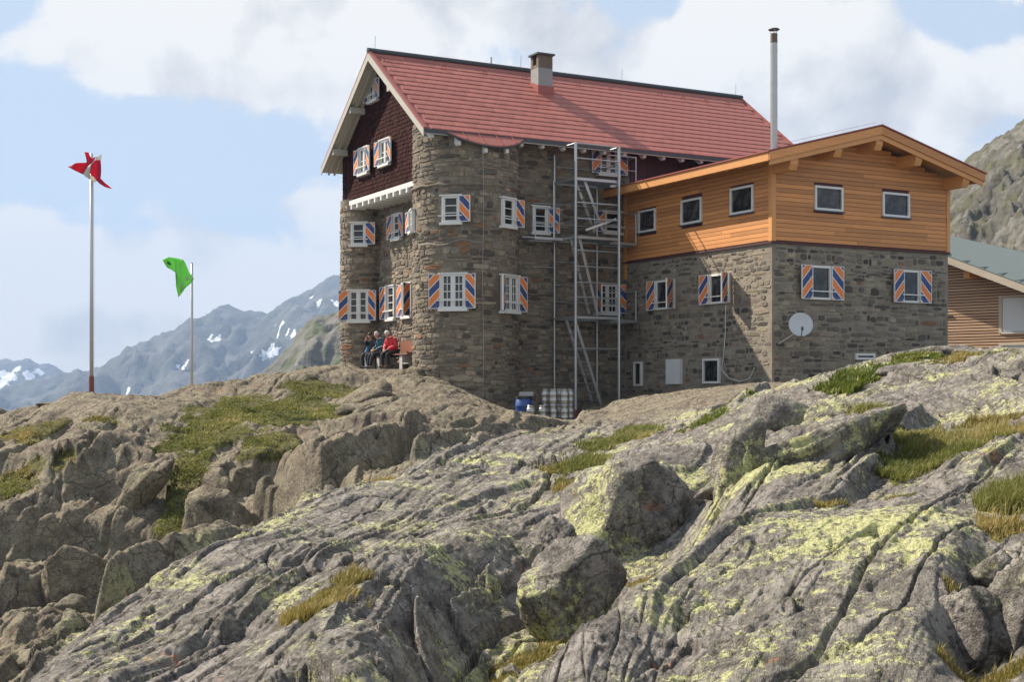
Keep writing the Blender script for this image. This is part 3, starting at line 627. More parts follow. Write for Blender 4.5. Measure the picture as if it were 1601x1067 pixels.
class Path:
    """a wall line in plan (local to the house), with position and outward normal at any length"""
    def __init__(s, pts):
        s.p = np.array(pts, float); d = np.diff(s.p, axis=0); l = np.hypot(d[:, 0], d[:, 1]); s.s = np.concatenate([[0], np.cumsum(l)]); s.L = s.s[-1]
        t = d / l[:, None]; n = np.stack([t[:, 1], -t[:, 0]], 1); vn = np.vstack([n[:1], (n[1:] + n[:-1]) / 2, n[-1:]]); s.n = vn / np.linalg.norm(vn, axis=1)[:, None]
    def pos(s, t): return np.array([np.interp(t, s.s, s.p[:, 0]), np.interp(t, s.s, s.p[:, 1])])
    def nor(s, t):
        n = np.array([np.interp(t, s.s, s.n[:, 0]), np.interp(t, s.s, s.n[:, 1])]); return n / np.linalg.norm(n)
    def find(s, px, py, o=(U0, V0)):
        """nearest visible point of the wall behind a photo pixel -> (length, height)"""
        t = np.linspace(0, s.L, 4000); q = np.stack([np.interp(t, s.s, s.p[:, 0]), np.interp(t, s.s, s.p[:, 1])], 1); n = np.stack([np.interp(t, s.s, s.n[:, 0]), np.interp(t, s.s, s.n[:, 1])], 1)
        P = UX[None, :2] * (q[:, :1] + o[0]) + VX[None, :2] * (q[:, 1:] + o[1]); nw = UX[None, :2] * n[:, :1] + VX[None, :2] * n[:, 1:]
        d = np.abs(CX + F * P[:, 0] / P[:, 1] - px); d = np.where((nw * P).sum(1) > 0, 1e6, d); ok = d < max(1.0, d.min() + 0.1); i = np.argmin(np.where(ok, P[:, 1], 1e6))
        return t[i], (HY - py) * P[i, 1] / F
def arc(cu, cv, r, a0, a1, n):
    return [(cu + r * math.cos(R(a0 + (a1 - a0) * i / n)), cv + r * math.sin(R(a0 + (a1 - a0) * i / n))) for i in range(n + 1)]
WG = 20.30
a_end2 = math.degrees(math.asin(-math.sqrt(max(0, .9 ** 2 - (WG - 20.1) ** 2)) / .9))
pts = [(24.0, 49.5)] + arc(20.1, 48.6, 0.9, 90, 360 - 90 + 12, 30)
t1a = math.degrees(math.atan2(1.636, WG - 21.05)); t1b = math.degrees(math.atan2(41.33 - 41.9, 1.707))
pts = pts + [(WG, 47.66)] + [(WG, 47.66 + (43.54 - 47.66) * k / 6) for k in range(1, 6)] + arc(21.05, 41.9, 1.8, t1a, 360 + t1b, 60) + [(22.76 + k * 0.35, 41.33) for k in range(1, 37)]
lodge_path = Path([(a - U0, b - V0) for a, b in pts])

PAL_OLD = [((0.195, 0.165, 0.125), 5), ((0.165, 0.143, 0.115), 4), ((0.245, 0.212, 0.165), 3), ((0.075, 0.063, 0.053), 1.6), ((0.19, 0.105, 0.058), 0.7), ((0.125, 0.110, 0.093), 3)]
PAL_NEW = [((0.155, 0.136, 0.112), 4), ((0.105, 0.093, 0.082), 4), ((0.20, 0.172, 0.136), 4), ((0.060, 0.053, 0.047), 2.2), ((0.19, 0.11, 0.065), 0.4), ((0.25, 0.223, 0.175), 3)]
def pick(pal, r_):
    t = r_.random() * sum(w for _, w in pal)
    for c, w in pal:
        t -= w
        if t <= 0: break
    k = 0.8 + 0.45 * r_.random(); return tuple(x * k * g_ * (0.96 + 0.08 * r_.random()) for x, g_ in zip(c, (1.06, 0.99, 0.90)))
def lay_stones(path, s0, s1, zlo, zhi, holes, pal, seed, mw=0.36, hmin=0.10, hmax=0.24, gap=0.03, proud=(0.012, 0.04), drop=0.0, cap=None):
    """courses of uneven stones over a wall -> list of (verts, faces, colour, centre, size)"""
    r_ = random.Random(seed); out = []; z = min(zlo(s0), zlo(s1)) if callable(zlo) else zlo; top = zhi
    wav = [(r_.uniform(0.4, 1.6), r_.uniform(0, 6), r_.uniform(0.01, 0.035)) for _ in range(4)]
    def wz(s_, z_): return sum(a * math.sin(f * s_ * 2 + ph + z_ * 1.7) for f, ph, a in wav)
    while z < top:
        h = r_.uniform(hmin, hmax) * (1.0 if r_.random() < 0.85 else 1.35); s_ = s0 + r_.uniform(0, 0.2)
        while s_ < s1:
            w = min(max(r_.lognormvariate(math.log(mw), 0.5), 0.10), 0.95)
            hh = h * r_.uniform(0.72, 1.12); zc = z + h / 2 + r_.uniform(-0.03, 0.03) + wz(s_ + w / 2, z); sc = s_ + w / 2
            lo = zlo(sc) if callable(zlo) else zlo; hi = cap(sc) if cap else top
            a = w / 2 - gap / 2 * r_.uniform(0.5, 1.5); b = hh / 2 - gap / 2 * r_.uniform(0.5, 1.5); s_ += w
            if a < 0.04 or b < 0.025 or zc - b < lo or zc + b > hi or sc + a > s1 or r_.random() < drop: continue
            if any(sc + a > h0 and sc - a < h1 and zc + b > z0 and zc - b < z1 for h0, h1, z0, z1 in holes): continue
            n = 10; poly = []
            p_ = r_.uniform(3.2, 9.0)
            for k in range(n):
                t = 2 * math.pi * (k + r_.uniform(-.25, .25)) / n; c_, sn = math.cos(t), math.sin(t)
                q = (abs(c_) ** p_ + abs(sn) ** p_) ** (-1 / p_) * r_.uniform(0.84, 1.07); poly.append((a * c_ * q, b * sn * q))
            pr = r_.uniform(*proud); ring = []
            for f_, d_ in ((1.0, -0.03), (1.0, pr * 0.55), (0.80, pr)):
                for (x, y) in poly:
                    P = path.pos(sc + x * f_); N_ = path.nor(sc + x * f_); dd = d_ + (r_.uniform(-.004, .006) if f_ < 1 else 0); ring.append((P[0] + N_[0] * dd, P[1] + N_[1] * dd, zc + y * f_))
            fs = [(k, (k + 1) % n, n + (k + 1) % n, n + k) for k in range(n)] + [(n + k, n + (k + 1) % n, 2 * n + (k + 1) % n, 2 * n + k) for k in range(n)] + [tuple(range(2 * n, 3 * n))]
            out.append((ring, fs, pick(pal, r_), (path.pos(sc)[0], path.pos(sc)[1], zc), a * b))
        z += h
    return out
def set_stones(stones, wall, o, keep=300, name='stone'):
    """the stones that show largest become objects, the rest one object"""
    def key(st):
        P = xyz(st[3][0] + o[0], st[3][1] + o[1], st[3][2]); x = CX + F * P[0] / P[1]; y = HY - F * P[2] / P[1]
        return -st[4] / P[1] ** 2 * (1 if 0 < x < 1601 and y < st_vis else 0.01)
    stones.sort(key=key)
    for st in stones[:keep]:
        b = MB(); b.add([tuple(np.array(p) - np.array(st[3])) for p in st[0]], st[1], 0, st[2]); b.build(name, 'stone', wall, loc=st[3])
    b = MB()
    for st in stones[keep:]: b.add(st[0], st[1], 0, st[2])
    if b.v: tag(b.build('rubble_stonework', 'stone', wall), kind='stuff')
st_vis = 620

# ---- windows: local x runs to the right seen from outside, y into the wall, z up from the sill
def make_window(parent, loc, nvec, w, h, cols=2, rows=4, left=None, right=None, bar=True, sill=True, lintel=True, frame_w=0.07, mat_='white_paint', sw=None, name='window', head=0.0):
    rz = math.atan2(nvec[0], -nvec[1]); f = MB(); d0, d1 = -0.085, 0.2; fw = frame_w
    f.box(-w / 2, -w / 2 + fw, d0, d1, 0, h).box(w / 2 - fw, w / 2, d0, d1, 0, h).box(-w / 2 + fw, w / 2 - fw, d0, d1, 0, fw).box(-w / 2 + fw, w / 2 - fw, d0, d1, h - fw, h)
    iw = w - 2 * fw
    if cols == 2: f.box(-0.035, 0.035, d0 + 0.012, d1, fw, h - fw)
    n_leaf = 2 if cols == 2 else 1
    for L_ in range(n_leaf):
        x0 = -w / 2 + fw + (L_ * (iw / 2 + 0.035) if n_leaf == 2 else 0); x1 = x0 + (iw / 2 - 0.035 if n_leaf == 2 else iw)
        if rows > 1:
            sf = 0.045; f.box(x0, x0 + sf, d0 + 0.02, d1, fw, h - fw).box(x1 - sf, x1, d0 + 0.02, d1, fw, h - fw)
            for k in range(1, rows): zz = fw + (h - 2 * fw) * k / rows; f.box(x0 + sf, x1 - sf, d0 + 0.026, d1 - 0.1, zz - 0.014, zz + 0.014)
            if n_leaf == 2 and w > 0.8: f.box((x0 + x1) / 2 - 0.012, (x0 + x1) / 2 + 0.012, d0 + 0.03, d1 - 0.1, fw, h - fw)
    win = f.build(name, mat_, parent, loc=loc, rotz=rz)
    MB().box(-w / 2 + fw * 0.5, w / 2 - fw * 0.5, -0.03, -0.012, fw * 0.5, h - fw * 0.5).build('pane', 'glass', win)
    if sill: MB().box(-w / 2 - 0.07, w / 2 + 0.07, -0.15, 0.15, -0.085, -0.004).build('sill', mat_, win)
    if lintel: MB().box(-w / 2 - 0.07, w / 2 + 0.07, -0.12, 0.15, h + 0.004, h + 0.05).build('lintel', mat_, win)
    swd = sw or max(0.30, w * 0.42)
    for side, spec in ((-1, left), (1, right)):
        if spec is None: continue
        ang = R(spec); sh = MB(); hh = h * 1.0
        sh.box(-swd / 2 + 0.02, swd / 2 - 0.02, -0.02, 0.02, 0.02, hh - 0.02, 0)
        for (xa, xb, za, zb) in ((-swd / 2, -swd / 2 + 0.02, 0, hh), (swd / 2 - 0.02, swd / 2, 0, hh), (-swd / 2 + 0.02, swd / 2 - 0.02, 0, 0.02), (-swd / 2 + 0.02, swd / 2 - 0.02, hh - 0.02, hh)):
            sh.box(xa, xb, -0.026, 0.022, za, zb, 1)
        # hinge on the frame edge, swung open by the angle from lying flat on the wall
        hx = side * (w / 2 - 0.01); cx = hx + side * swd / 2 * math.cos(ang); cy = -0.115 - swd / 2 * math.sin(ang)
        s_ = sh.build('shutter', ['stripe_up' if side < 0 else 'stripe_down', 'white_paint'], win, loc=(cx, cy, 0.0), rotz=-side * ang)
    if bar: MB().box(-w / 2 - 0.10, w / 2 + 0.10, -0.20, -0.165, h * 0.22, h * 0.22 + 0.035).build('crossbar', mat_, win)
    return win
holes = []
def tower_window(px, py0, py1, w, **kw):
    s_, z0 = lodge_path.find(px, py1); _, z1 = lodge_path.find(px, py0)
    P = lodge_path.pos(s_); n = lodge_path.nor(s_); h = z1 - z0
    holes.append((s_ - w / 2 - 0.10, s_ + w / 2 + 0.10, z0 - 0.1, z1 + 0.08))
    return make_window(lodge, (P[0], P[1], z0), n, w, h, **kw)
tower_window(705, 307, 348, 0.62, cols=1, rows=3, right=12, sw=0.40)
tower_window(794, 311, 354, 0.62, cols=1, rows=3, right=8, sw=0.40)
tower_window(708, 429, 483, 0.86, cols=2, rows=4, left=6, right=14, sw=0.38)
tower_window(797, 432, 487, 0.86, cols=2, rows=4, left=25, right=10, sw=0.38)
tower_window(844, 324, 364, 0.62, cols=1, rows=3, right=6, sw=0.42)
tower_window(951, 234, 273, 0.78, cols=2, rows=3, left=4, right=4, sw=0.36)
tower_window(957, 332, 364, 0.70, cols=1, rows=3, left=8, sw=0.5)
tower_window(949, 445, 490, 0.92, cols=2, rows=4, right=8, sw=0.42, left=80)
tower_window(622, 336, 373, 0.66, cols=1, rows=3, left=3, right=5, sw=0.40)
tower_window(645, 330, 362, 0.62, cols=1, rows=3, left=10, sw=0.38)
tower_window(612, 448, 499, 0.66, cols=1, rows=4, left=8, sw=0.40)
tower_window(638, 444, 495, 0.70, cols=1, rows=4, left=4, right=62, sw=0.40)
tower_window(560, 349, 383, 0.58, cols=1, rows=3, right=15, sw=0.40)
tower_window(560, 455, 502, 0.78, cols=2, rows=4, left=12, right=25, sw=0.36)

def build_walls():
    b = MB(); n = len(lodge_path.p); zt = []
    # wall body follows the roof; below the overhanging gable it stops at the joists
    for i, (x, y) in enumerate(lodge_path.p):
        uu, vv = x + U0, y + V0; top = min(roof_z(vv) - 0.16, 8.9)
        if vv > 43.5: top = 7.1
        b.v.append((x, y, -2.6)); b.v.append((x, y, top)); zt.append(top)
    for i in range(n - 1): b.f.append((2 * i, 2 * i + 2, 2 * i + 3, 2 * i + 1)); b.mi.append(0)
    wall = b.build('stone_wall', 'mortar_old', lodge)
    # where the tower ends, work in lengths
    sT = lodge_path.find(648, 400)[0]
    st = lay_stones(lodge_path, 0.5, lodge_path.L - 6.2, -1.5, 6.9, holes, PAL_OLD, 5, mw=0.28, hmin=0.07, hmax=0.21, gap=0.018, proud=(0.006, 0.035))
    s_a = next(lodge_path.s[i] for i in range(n) if lodge_path.p[i][1] + V0 < 43.2)
    st += lay_stones(lodge_path, s_a, lodge_path.L - 8.2, 6.9, 8.9, holes, PAL_OLD, 6, cap=lambda q: min(8.85, roof_z(lodge_path.pos(q)[1] + V0) - 0.2), mw=0.30, hmin=0.08, hmax=0.22, gap=0.02, proud=(0.006, 0.035))
    set_stones(st, wall, (U0, V0))
    # drip course round the tower
    c = MB(); ss = np.linspace(s_a + 0.4, s_a + 7.0, 50); prof = [(0.0, -0.06), (0.06, -0.03), (0.07, 0.02), (0.0, 0.05)]
    for a in ss:
        P = lodge_path.pos(a); N_ = lodge_path.nor(a); zz = 6.72 - 0.0 * a + 0.015 * math.sin(a * 9)
        for d, e in prof: c.v.append((P[0] + N_[0] * d, P[1] + N_[1] * d, zz + e))
    for i in range(len(ss) - 1):
        for k in range(3): c.f.append((4 * i + k, 4 * i + 4 + k, 4 * i + 5 + k, 4 * i + 1 + k)); c.mi.append(0)
    c.build('drip_course', 'mortar_old', lodge, smooth=True)
    # lightning conductor down the tower, cables
    s_, _ = lodge_path.find(755, 400); P = lodge_path.pos(s_); N_ = lodge_path.nor(s_); q = P + N_ * 0.07
    MB().tube([(q[0] + 0.02 * math.sin(z_ * 1.3), q[1], z_) for z_ in np.linspace(-0.4, 8.2, 12)], 0.011, 5).build('lightning_conductor', 'cable', lodge)
    pts = []
    for px in np.linspace(655, 752, 14):
        s_, z_ = lodge_path.find(px, 386 - 10 * math.sin((px - 655) / 97 * math.pi * 0.5) + 3 * math.sin(px / 9)); P = lodge_path.pos(s_); N_ = lodge_path.nor(s_); pts.append((P[0] + N_[0] * 0.06, P[1] + N_[1] * 0.06, z_))
    MB().tube(pts, 0.010, 5).build('cable', 'cable', lodge)
build_walls()

# ---- overhanging shingled gable
def build_gable():
    UG = 19.4; vl, vr = 49.02, 42.0; zb = 7.0; b = MB()
    prof = [lp(UG, vl, zb), lp(UG, vr, zb), lp(UG, vr, roof_z(vr) - .17), lp(UG, RV, RZ - .17), lp(UG, vl, roof_z(vl) - .17)]
    g = b.prism(prof, (1.4, 0, 0)).build('gable_wall', 'dark_red_wood', lodge)
    # rows of small wooden shingles
    r_ = random.Random(3); m_ = MB(); zz = zb - 0.03; row = 0
    openings = []
    def gwin(px, py0, py1, w, **kw):
        P = to_local(plane_hit(px, py1, UX, UG)); Q = to_local(plane_hit(px, py0, UX, UG))
        openings.append((P[1] - w / 2 - 0.04, P[1] + w / 2 + 0.04, P[2] - 0.05, Q[2] + 0.04))
        make_window(lodge, (P[0], P[1], P[2]), (-1, 0), w, Q[2] - P[2], **kw)
    gwin(571, 232, 271, 0.80, cols=2, rows=2, left=3, right=6, sw=0.36)
    gwin(604, 219, 257, 0.80, cols=2, rows=2, left=3, right=6, sw=0.36)
    gwin(586, 127, 157, 0.74, cols=2, rows=2, left=3, right=5, sw=0.34)
    while zz < 11.6:
        v_ = vr + r_.uniform(0, .1)
        while v_ < vl:
            w = r_.uniform(0.10, 0.17); v1 = min(v_ + w - 0.008, vl); zc = zz + 0.09
            inside = zz + 0.20 < roof_z((v_ + v1) / 2) - 0.16
            if inside and not any(a < v1 - V0 and v_ - V0 < b_ and c < zz + 0.18 and zz < d for a, b_, c, d in openings):
                k = r_.uniform(0.5, 1.5); col = (0.034 * k, 0.0095 * k, 0.007 * k); t = r_.uniform(0.018, 0.032); dz = r_.uniform(-.012, .012)
                a0 = lp(UG - t, v_, zz + dz); a1 = lp(UG - t, v1, zz + dz); c0 = lp(UG - 0.004, v1, zz + 0.20); c1 = lp(UG - 0.004, v_, zz + 0.20); e0 = lp(UG, v_, zz + dz); e1 = lp(UG, v1, zz + dz)
                m_.add([a0, a1, c0, c1, e0, e1], [(0, 1, 2, 3), (0, 4, 5, 1), (0, 3, 4), (1, 5, 2)], 0, col)
            v_ += w
        zz += 0.145; row += 1
    tag(m_.build('shingles', 'shingle', g), kind='stuff')
    MB().box(*sum([[a, b] for a, b in zip(lp(UG - .09, 42.35, 6.86), lp(UG + .08, vl + .05, 7.03))], [])).build('gable_beam', 'white_paint', lodge)
    for k in range(12):
        v_ = 48.9 - k * 0.555
        MB().box(*sum([[a, b] for a, b in zip(lp(UG - .16, v_ - .06, 6.68), lp(WG + .3, v_ + .06, 6.858))], [])).build('joist', 'white_paint', lodge)
    MB().box(*sum([[a, b] for a, b in zip(lp(UG - .02, 42.35, 6.865), lp(WG + .3, vl, 6.90))], [])).build('jetty_soffit', 'cream_paint', lodge)
build_gable()

# ---- roof
def build_roof():
    b = MB(); t = 0.15
    b.prism([lp(RU0, EV, EZ - t), lp(RU0, EV, EZ), lp(RU0, RV, RZ), lp(RU0, 2 * RV - EV, EZ), lp(RU0, 2 * RV - EV, EZ - t), lp(RU0, RV, RZ - t)], (RU1 - RU0, 0, 0))
    roof = b.build('roof', 'cream_paint', lodge)
    # front slope: overlapping metal tiles
    slope = math.hypot(RV - EV, RZ - EZ); nr = 16; th = slope / nr; tw = 0.42; cols = int((RU1 - RU0) / tw) + 2
    m_ = MB(); w2 = tw / 2 - 0.003; L_ = th + 0.05
    pr = [(0.0, 0.012), (0.0, 0.030), (0.02, 0.038), (L_ * 0.5, 0.030), (L_, 0.010)]
    vv = []
    for y, z_ in pr:
        for x, dz in ((-w2, 0), (-w2 + 0.03, 0.010), (w2 - 0.012, 0.010), (w2, 0)): vv.append((x, y, z_ + (dz if y > 0 else 0)))
    m_.add(vv, [(4 * i + k, 4 * i + k + 1, 4 * i + 5 + k, 4 * i + 4 + k) for i in range(4) for k in range(3)] + [(0, 4, 8, 12, 16), (3, 19, 15, 11, 7)])
    tile = m_.mesh('roof_tile', 'red_metal'); places = []
    for j in range(nr):
        for i in range(cols):
            x = RU0 + 0.06 + tw * (i + (0.5 if j % 2 else 0)); 
            if x - w2 < RU0 + 0.03 or x + w2 > RU1 - 0.02: continue
            y = j * th; places.append((x, EV + y * math.cos(PITCH), EZ + y * math.sin(PITCH) + 0.004))
    places.sort(key=lambda q: float(np.linalg.norm(xyz(*q))))
    rest = MB(); rot = Matrix.Rotation(PITCH, 4, 'X')
    for k, q in enumerate(places):
        loc = lp(*q)
        if k < 300:
            o = bpy.data.objects.new('roof_tile', tile); COL.objects.link(o); o.parent = roof; o.location = loc; o.rotation_euler = (PITCH + random.uniform(-.004, .004), 0, random.uniform(-.006, .006))
        else:
            rest.add([tuple(rot @ Vector(p) + Vector(loc)) for p in m_.v], m_.f)
    tag(rest.build('roof_tiles', 'red_metal', roof), kind='stuff')
    # sheet under the half tiles at the verge, rear slope sheet
    cs, sn = math.cos(PITCH), math.sin(PITCH)
    def quad_sheet(u0, u1, y0, y1, lift, th_):
        f = []
        for u_ in (u0, u1):
            for y in (y0, y1):
                for l in (lift, lift + th_): f.append(lp(u_, EV + y * cs - l * sn, EZ + y * sn + l * cs))
        return f, [(0, 1, 3, 2), (4, 6, 7, 5), (0, 4, 5, 1), (2, 3, 7, 6), (0, 2, 6, 4), (1, 5, 7, 3)]
    MB().add(*quad_sheet(RU0 + 0.02, RU1 - 0.01, 0.02, slope - 0.02, 0.004, 0.016)).build('roof_sheet', 'red_trim', roof)
    v2 = MB().add(*quad_sheet(RU0 - 0.03, RU0 + 0.10, -0.02, slope, 0.02, 0.06)); v2.build('verge_flashing', 'red_trim', roof)
    MB().add(*quad_sheet(RU1 - 0.06, RU1 + 0.03, -0.02, slope, 0.02, 0.06)).build('verge_flashing', 'red_trim', roof)
    # rear slope
    rr = MB(); ev2 = 2 * RV - EV
    rr.prism([lp(RU0 - 0.03, RV, RZ + 0.03), lp(RU0 - 0.03, ev2 + 0.02, EZ + 0.015), lp(RU0 - 0.03, ev2 + 0.02, EZ + 0.06), lp(RU0 - 0.03, RV, RZ + 0.09)], (RU1 - RU0 + 0.06, 0, 0)).build('rear_sheet', 'red_trim', roof)
    # barge boards under the verge, both slopes
    for u_ in (RU0 - 0.035, RU1 + 0.005):
        for sgn in (-1, 1):
            e = EV - 0.02 if sgn < 0 else ev2 + 0.02; h = 0.24
            MB().prism([lp(u_, RV, RZ - h * 1.15), lp(u_, e, EZ - h), lp(u_, e, EZ + 0.0), lp(u_, RV, RZ + 0.0)], (0.03, 0, 0)).build('barge_board', 'cream_paint', roof)
    # ridge cap
    MB().tube([lp(RU0 - 0.05, RV, RZ + 0.085), lp(RU1 + 0.05, RV, RZ + 0.085)], 0.095, 10).build('ridge_cap', 'dark_metal', roof)
    # eave edge and rafter ends
    MB().bar(lp(RU0, EV - 0.015, EZ - 0.05), lp(RU1, EV - 0.015, EZ - 0.05), 0.03, 0.12).build('eave_flashing', 'dark_metal', roof)
    for k in range(20):
        u_ = 19.15 + k * 0.83
        d = math.hypot(u_ - 21.05, 0); vo = EV + 0.10
        if abs(u_ - 21.05) < 1.75: vo = 41.9 - math.sqrt(max(0.2, 2.0 ** 2 - (u_ - 21.05) ** 2)) + 0.02
        zt = roof_z(vo) - 0.19 if vo > EV - 0.3 else EZ - 0.62
        zt = EZ - (EV - vo) * 0.747 - 0.17
        b2 = MB(); b2.prism([lp(u_ - .06, vo, zt - 0.13), lp(u_ - .06, vo, zt), lp(u_ - .06, vo + 1.1, zt + 0.82), lp(u_ - .06, vo + 1.1, zt + 0.60), lp(u_ - .06, vo + 0.12, zt - 0.16)], (0.12, 0, 0))
        b2.build('rafter_end', 'white_paint', roof)
    # purlin ends under the gable verge
    for v_, dz in ((48.6, 0), (46.9, 0), (43.4, 0)):
        zc = roof_z(v_) - 0.32
        MB().box(*sum([[a, b] for a, b in zip(lp(RU0 + .02, v_ - .10, zc - .11), lp(19.5, v_ + .10, zc + .11))], [])).build('purlin_end', 'cream_paint', roof)
    # soffit rafters seen from below on the far verge
    for k in (0.22, 0.45):
        MB().prism([lp(RU0 + k, RV, RZ - 0.26), lp(RU0 + k, ev2 - .05, EZ - 0.24), lp(RU0 + k, ev2 - .05, EZ - 0.13), lp(RU0 + k, RV, RZ - 0.13)], (0.07, 0, 0)).build('verge_rafter', 'cream_paint', roof)
    # apron that bulges out over the round tower
    ap = MB(); top = []; Ra = 2.08; a0 = math.degrees(math.acos(1.47 / Ra)); n = 40
    for i in range(n + 1):
        a = R(-90 - a0 + 2 * a0 * i / n); uu, vv_ = 21.05 + Ra * math.cos(a), 41.9 + Ra * math.sin(a); e = EZ + 0.015 - (EV - vv_) * 0.747
        top.append((uu, vv_, e))
    for t_ in (0.0, -0.05):
        for (uu, vv_, e) in top: ap.v.append(lp(uu, EV + 0.03, EZ + 0.02 + t_)); ap.v.append(lp(uu, vv_, e + t_))
    m2 = 2 * (n + 1)
    for i in range(n):
        ap.f += [(2 * i, 2 * i + 1, 2 * i + 3, 2 * i + 2), (m2 + 2 * i, m2 + 2 * i + 2, m2 + 2 * i + 3, m2 + 2 * i + 1), (2 * i + 1, m2 + 2 * i + 1, m2 + 2 * i + 3, 2 * i + 3)]; ap.mi += [0, 0, 0]
    ap.build('tower_apron', 'red_metal', roof)
    MB().tube([lp(uu, vv_ + 0.01, e - 0.06) for uu, vv_, e in top], 0.03, 6).build('apron_edge', 'dark_metal', roof)
    for k in (-0.9, -0.3, 0.35, 0.95):
        uu = 21.05 + k; vv_ = 41.9 - math.sqrt(Ra ** 2 - k * k)
        MB().bar(lp(uu, EV, EZ + 0.035), lp(uu, vv_, EZ + 0.03 - (EV - vv_) * 0.747), 0.02, 0.03).build('standing_seam', 'red_trim', roof)
    # snow guards just below the ridge
    nrm = np.array([0, 0, 1.0]) - VX * (3.45 / 4.62); d = EZ - EV * 3.45 / 4.62
    g = MB().tube([(-0.09, 0.0, 0.05), (-0.05, 0, 0.16), (0.05, 0, 0.16), (0.09, 0, 0.05)], 0.014, 5).mesh('snow_guard', 'red_trim')
    for px, py in ((604, 98), (694, 110), (758, 118), (820, 124), (904, 137), (955, 143), (1032, 151), (1068, 157), (1103, 162), (1138, 166)):
        q = to_local(plane_hit(px, py, nrm, d)); o = bpy.data.objects.new('snow_guard', g); COL.objects.link(o); o.parent = roof; o.location = tuple(q)
    # chimney on the slope
    cu0, cu1, cv0, cv1 = 24.82, 25.42, 43.52, 44.08
    ch = MB().box(*sum([[a, b] for a, b in zip(lp(cu0, cv0, 10.4), lp(cu1, cv1, 11.72))], [])).build('chimney', 'chimney_white', lodge)
    up = MB(); w = 0.14
    for a in ((cu0, cu0 + w), (cu1 - w, cu1)):
        for c in ((cv0, cv0 + w), (cv1 - w, cv1)): up.box(*sum([[p, q] for p, q in zip(lp(a[0], c[0], 11.72), lp(a[1], c[1], 12.2))], []))
    up.box(*sum([[p, q] for p, q in zip(lp(cu0 + .01, cv0 + .012, 11.72), lp(cu1 - .01, cv1 - .01, 11.85))], []))
    up.box(*sum([[p, q] for p, q in zip(lp(cu0 + w, cv0 + .012, 11.85), lp(cu1 - .01, cv1 - .01, 12.2))], []))
    up.build('flue_head', 'chimney_brown', ch)
    MB().box(*sum([[p, q] for p, q in zip(lp(cu0 - .07, cv0 - .07, 12.2), lp(cu1 + .07, cv1 + .07, 12.265))], [])).build('cap', 'dark_metal', ch)
    fl = MB(); zf = 10.62 + 0.08
    fl.prism([lp(cu0 - .025, cv0 - .03, roof_z(cv0) - .1), lp(cu0 - .025, cv0 - .03, roof_z(cv0) + .34), lp(cu0 - .025, cv1 + .02, roof_z(cv1) + .14), lp(cu0 - .025, cv1 + .02, roof_z(cv1) - .1)], (cu1 - cu0 + .05, 0, 0)).build('flashing', 'red_trim', ch)
    # vent pipe and lightning rods on the ridge
    P = to_local(plane_hit(768, 100, VX, RV + 0.3))
    MB().tube([(P[0], P[1], 11.4), (P[0], P[1], 12.36)], 0.04, 8).build('vent_pipe', 'galvanised', lodge)
    for px in (586, 814, 972, 1150):
        P = to_local(plane_hit(px, 90, VX, RV)); MB().tube([(P[0], P[1], RZ + .1), (P[0] + .02, P[1], RZ + 0.62)], 0.009, 5).build('lightning_rod', 'cable', lodge)
    # dark red boarding on the upper storey beyond the stone
    for k in range(26):
        u_ = 27.35 + k * 0.235
        MB().box(*sum([[p, q] for p, q in zip(lp(u_, 41.27 - 0.012 * (k % 2), 6.2), lp(u_ + 0.225, 41.37, 8.95))], [])).build('cladding_board', 'dark_red_wood', lodge)
    # the two walls nobody sees, so the house is closed
    MB().box(*sum([[p, q] for p, q in zip(lp(22, 41.6, 8.0), lp(35.0, 48.4, 8.85))], [])).build('attic_floor', 'dark_red_wood', lodge)
    MB().prism([lp(34.4, 41.33, -1), lp(34.4, 48.8, -1), lp(34.4, 48.8, 8.6), lp(34.4, RV, 11.5), lp(34.4, 41.33, 8.8)], (0.3, 0, 0)).build('end_wall', 'mortar_old', lodge)
    MB().box(*sum([[p, q] for p, q in zip(lp(23, 48.9, -1), lp(34.6, 49.2, 8.6))], [])).build('rear_wall', 'mortar_old', lodge)
build_roof()
# ================================================================== the annex with the larch storey
annex = thing('stone_annex', 'annex of squared stone with a new larch clad upper storey and gable roof', 'building', tuple(xyz(U0, V0, 0)), HROT)
AU0, AU1, AV0, AV1 = 27.09, 34.49, 33.09, 41.30
SILLZ = 4.50
annex_path = Path([(AU0 - U0, AV1 - V0)] + [(AU0 - U0, AV1 - V0 + (AV0 - AV1) * k / 8) for k in range(1, 8)] + [(AU0 - U0, AV0 - V0)])
annex_path2 = Path([(AU0 - U0, AV0 - V0)] + [(AU0 - U0 + (AU1 - AU0) * k / 8, AV0 - V0) for k in range(1, 8)] + [(AU1 - U0, AV0 - V0)])
hol1, hol2 = [], []
def left_win(px0, px1, py0, py1, hl=True, **kw):
    P = to_local(plane_hit(px0, py1, UX, AU0)); Q = to_local(plane_hit(px1, py0, UX, AU0)); c = (P[1] + Q[1]) / 2; w = abs(P[1] - Q[1]); z0 = to_local(plane_hit((px0 + px1) / 2, py1, UX, AU0))[2]; z1 = to_local(plane_hit((px0 + px1) / 2, py0, UX, AU0))[2]
    s_ = (AV1 - V0) - c
    if hl: hol1.append((s_ - w / 2 - 0.05, s_ + w / 2 + 0.05, z0 - 0.08, z1 + 0.05))
    return make_window(annex, (AU0 - U0, c, z0), (-1, 0), w, z1 - z0, **kw)
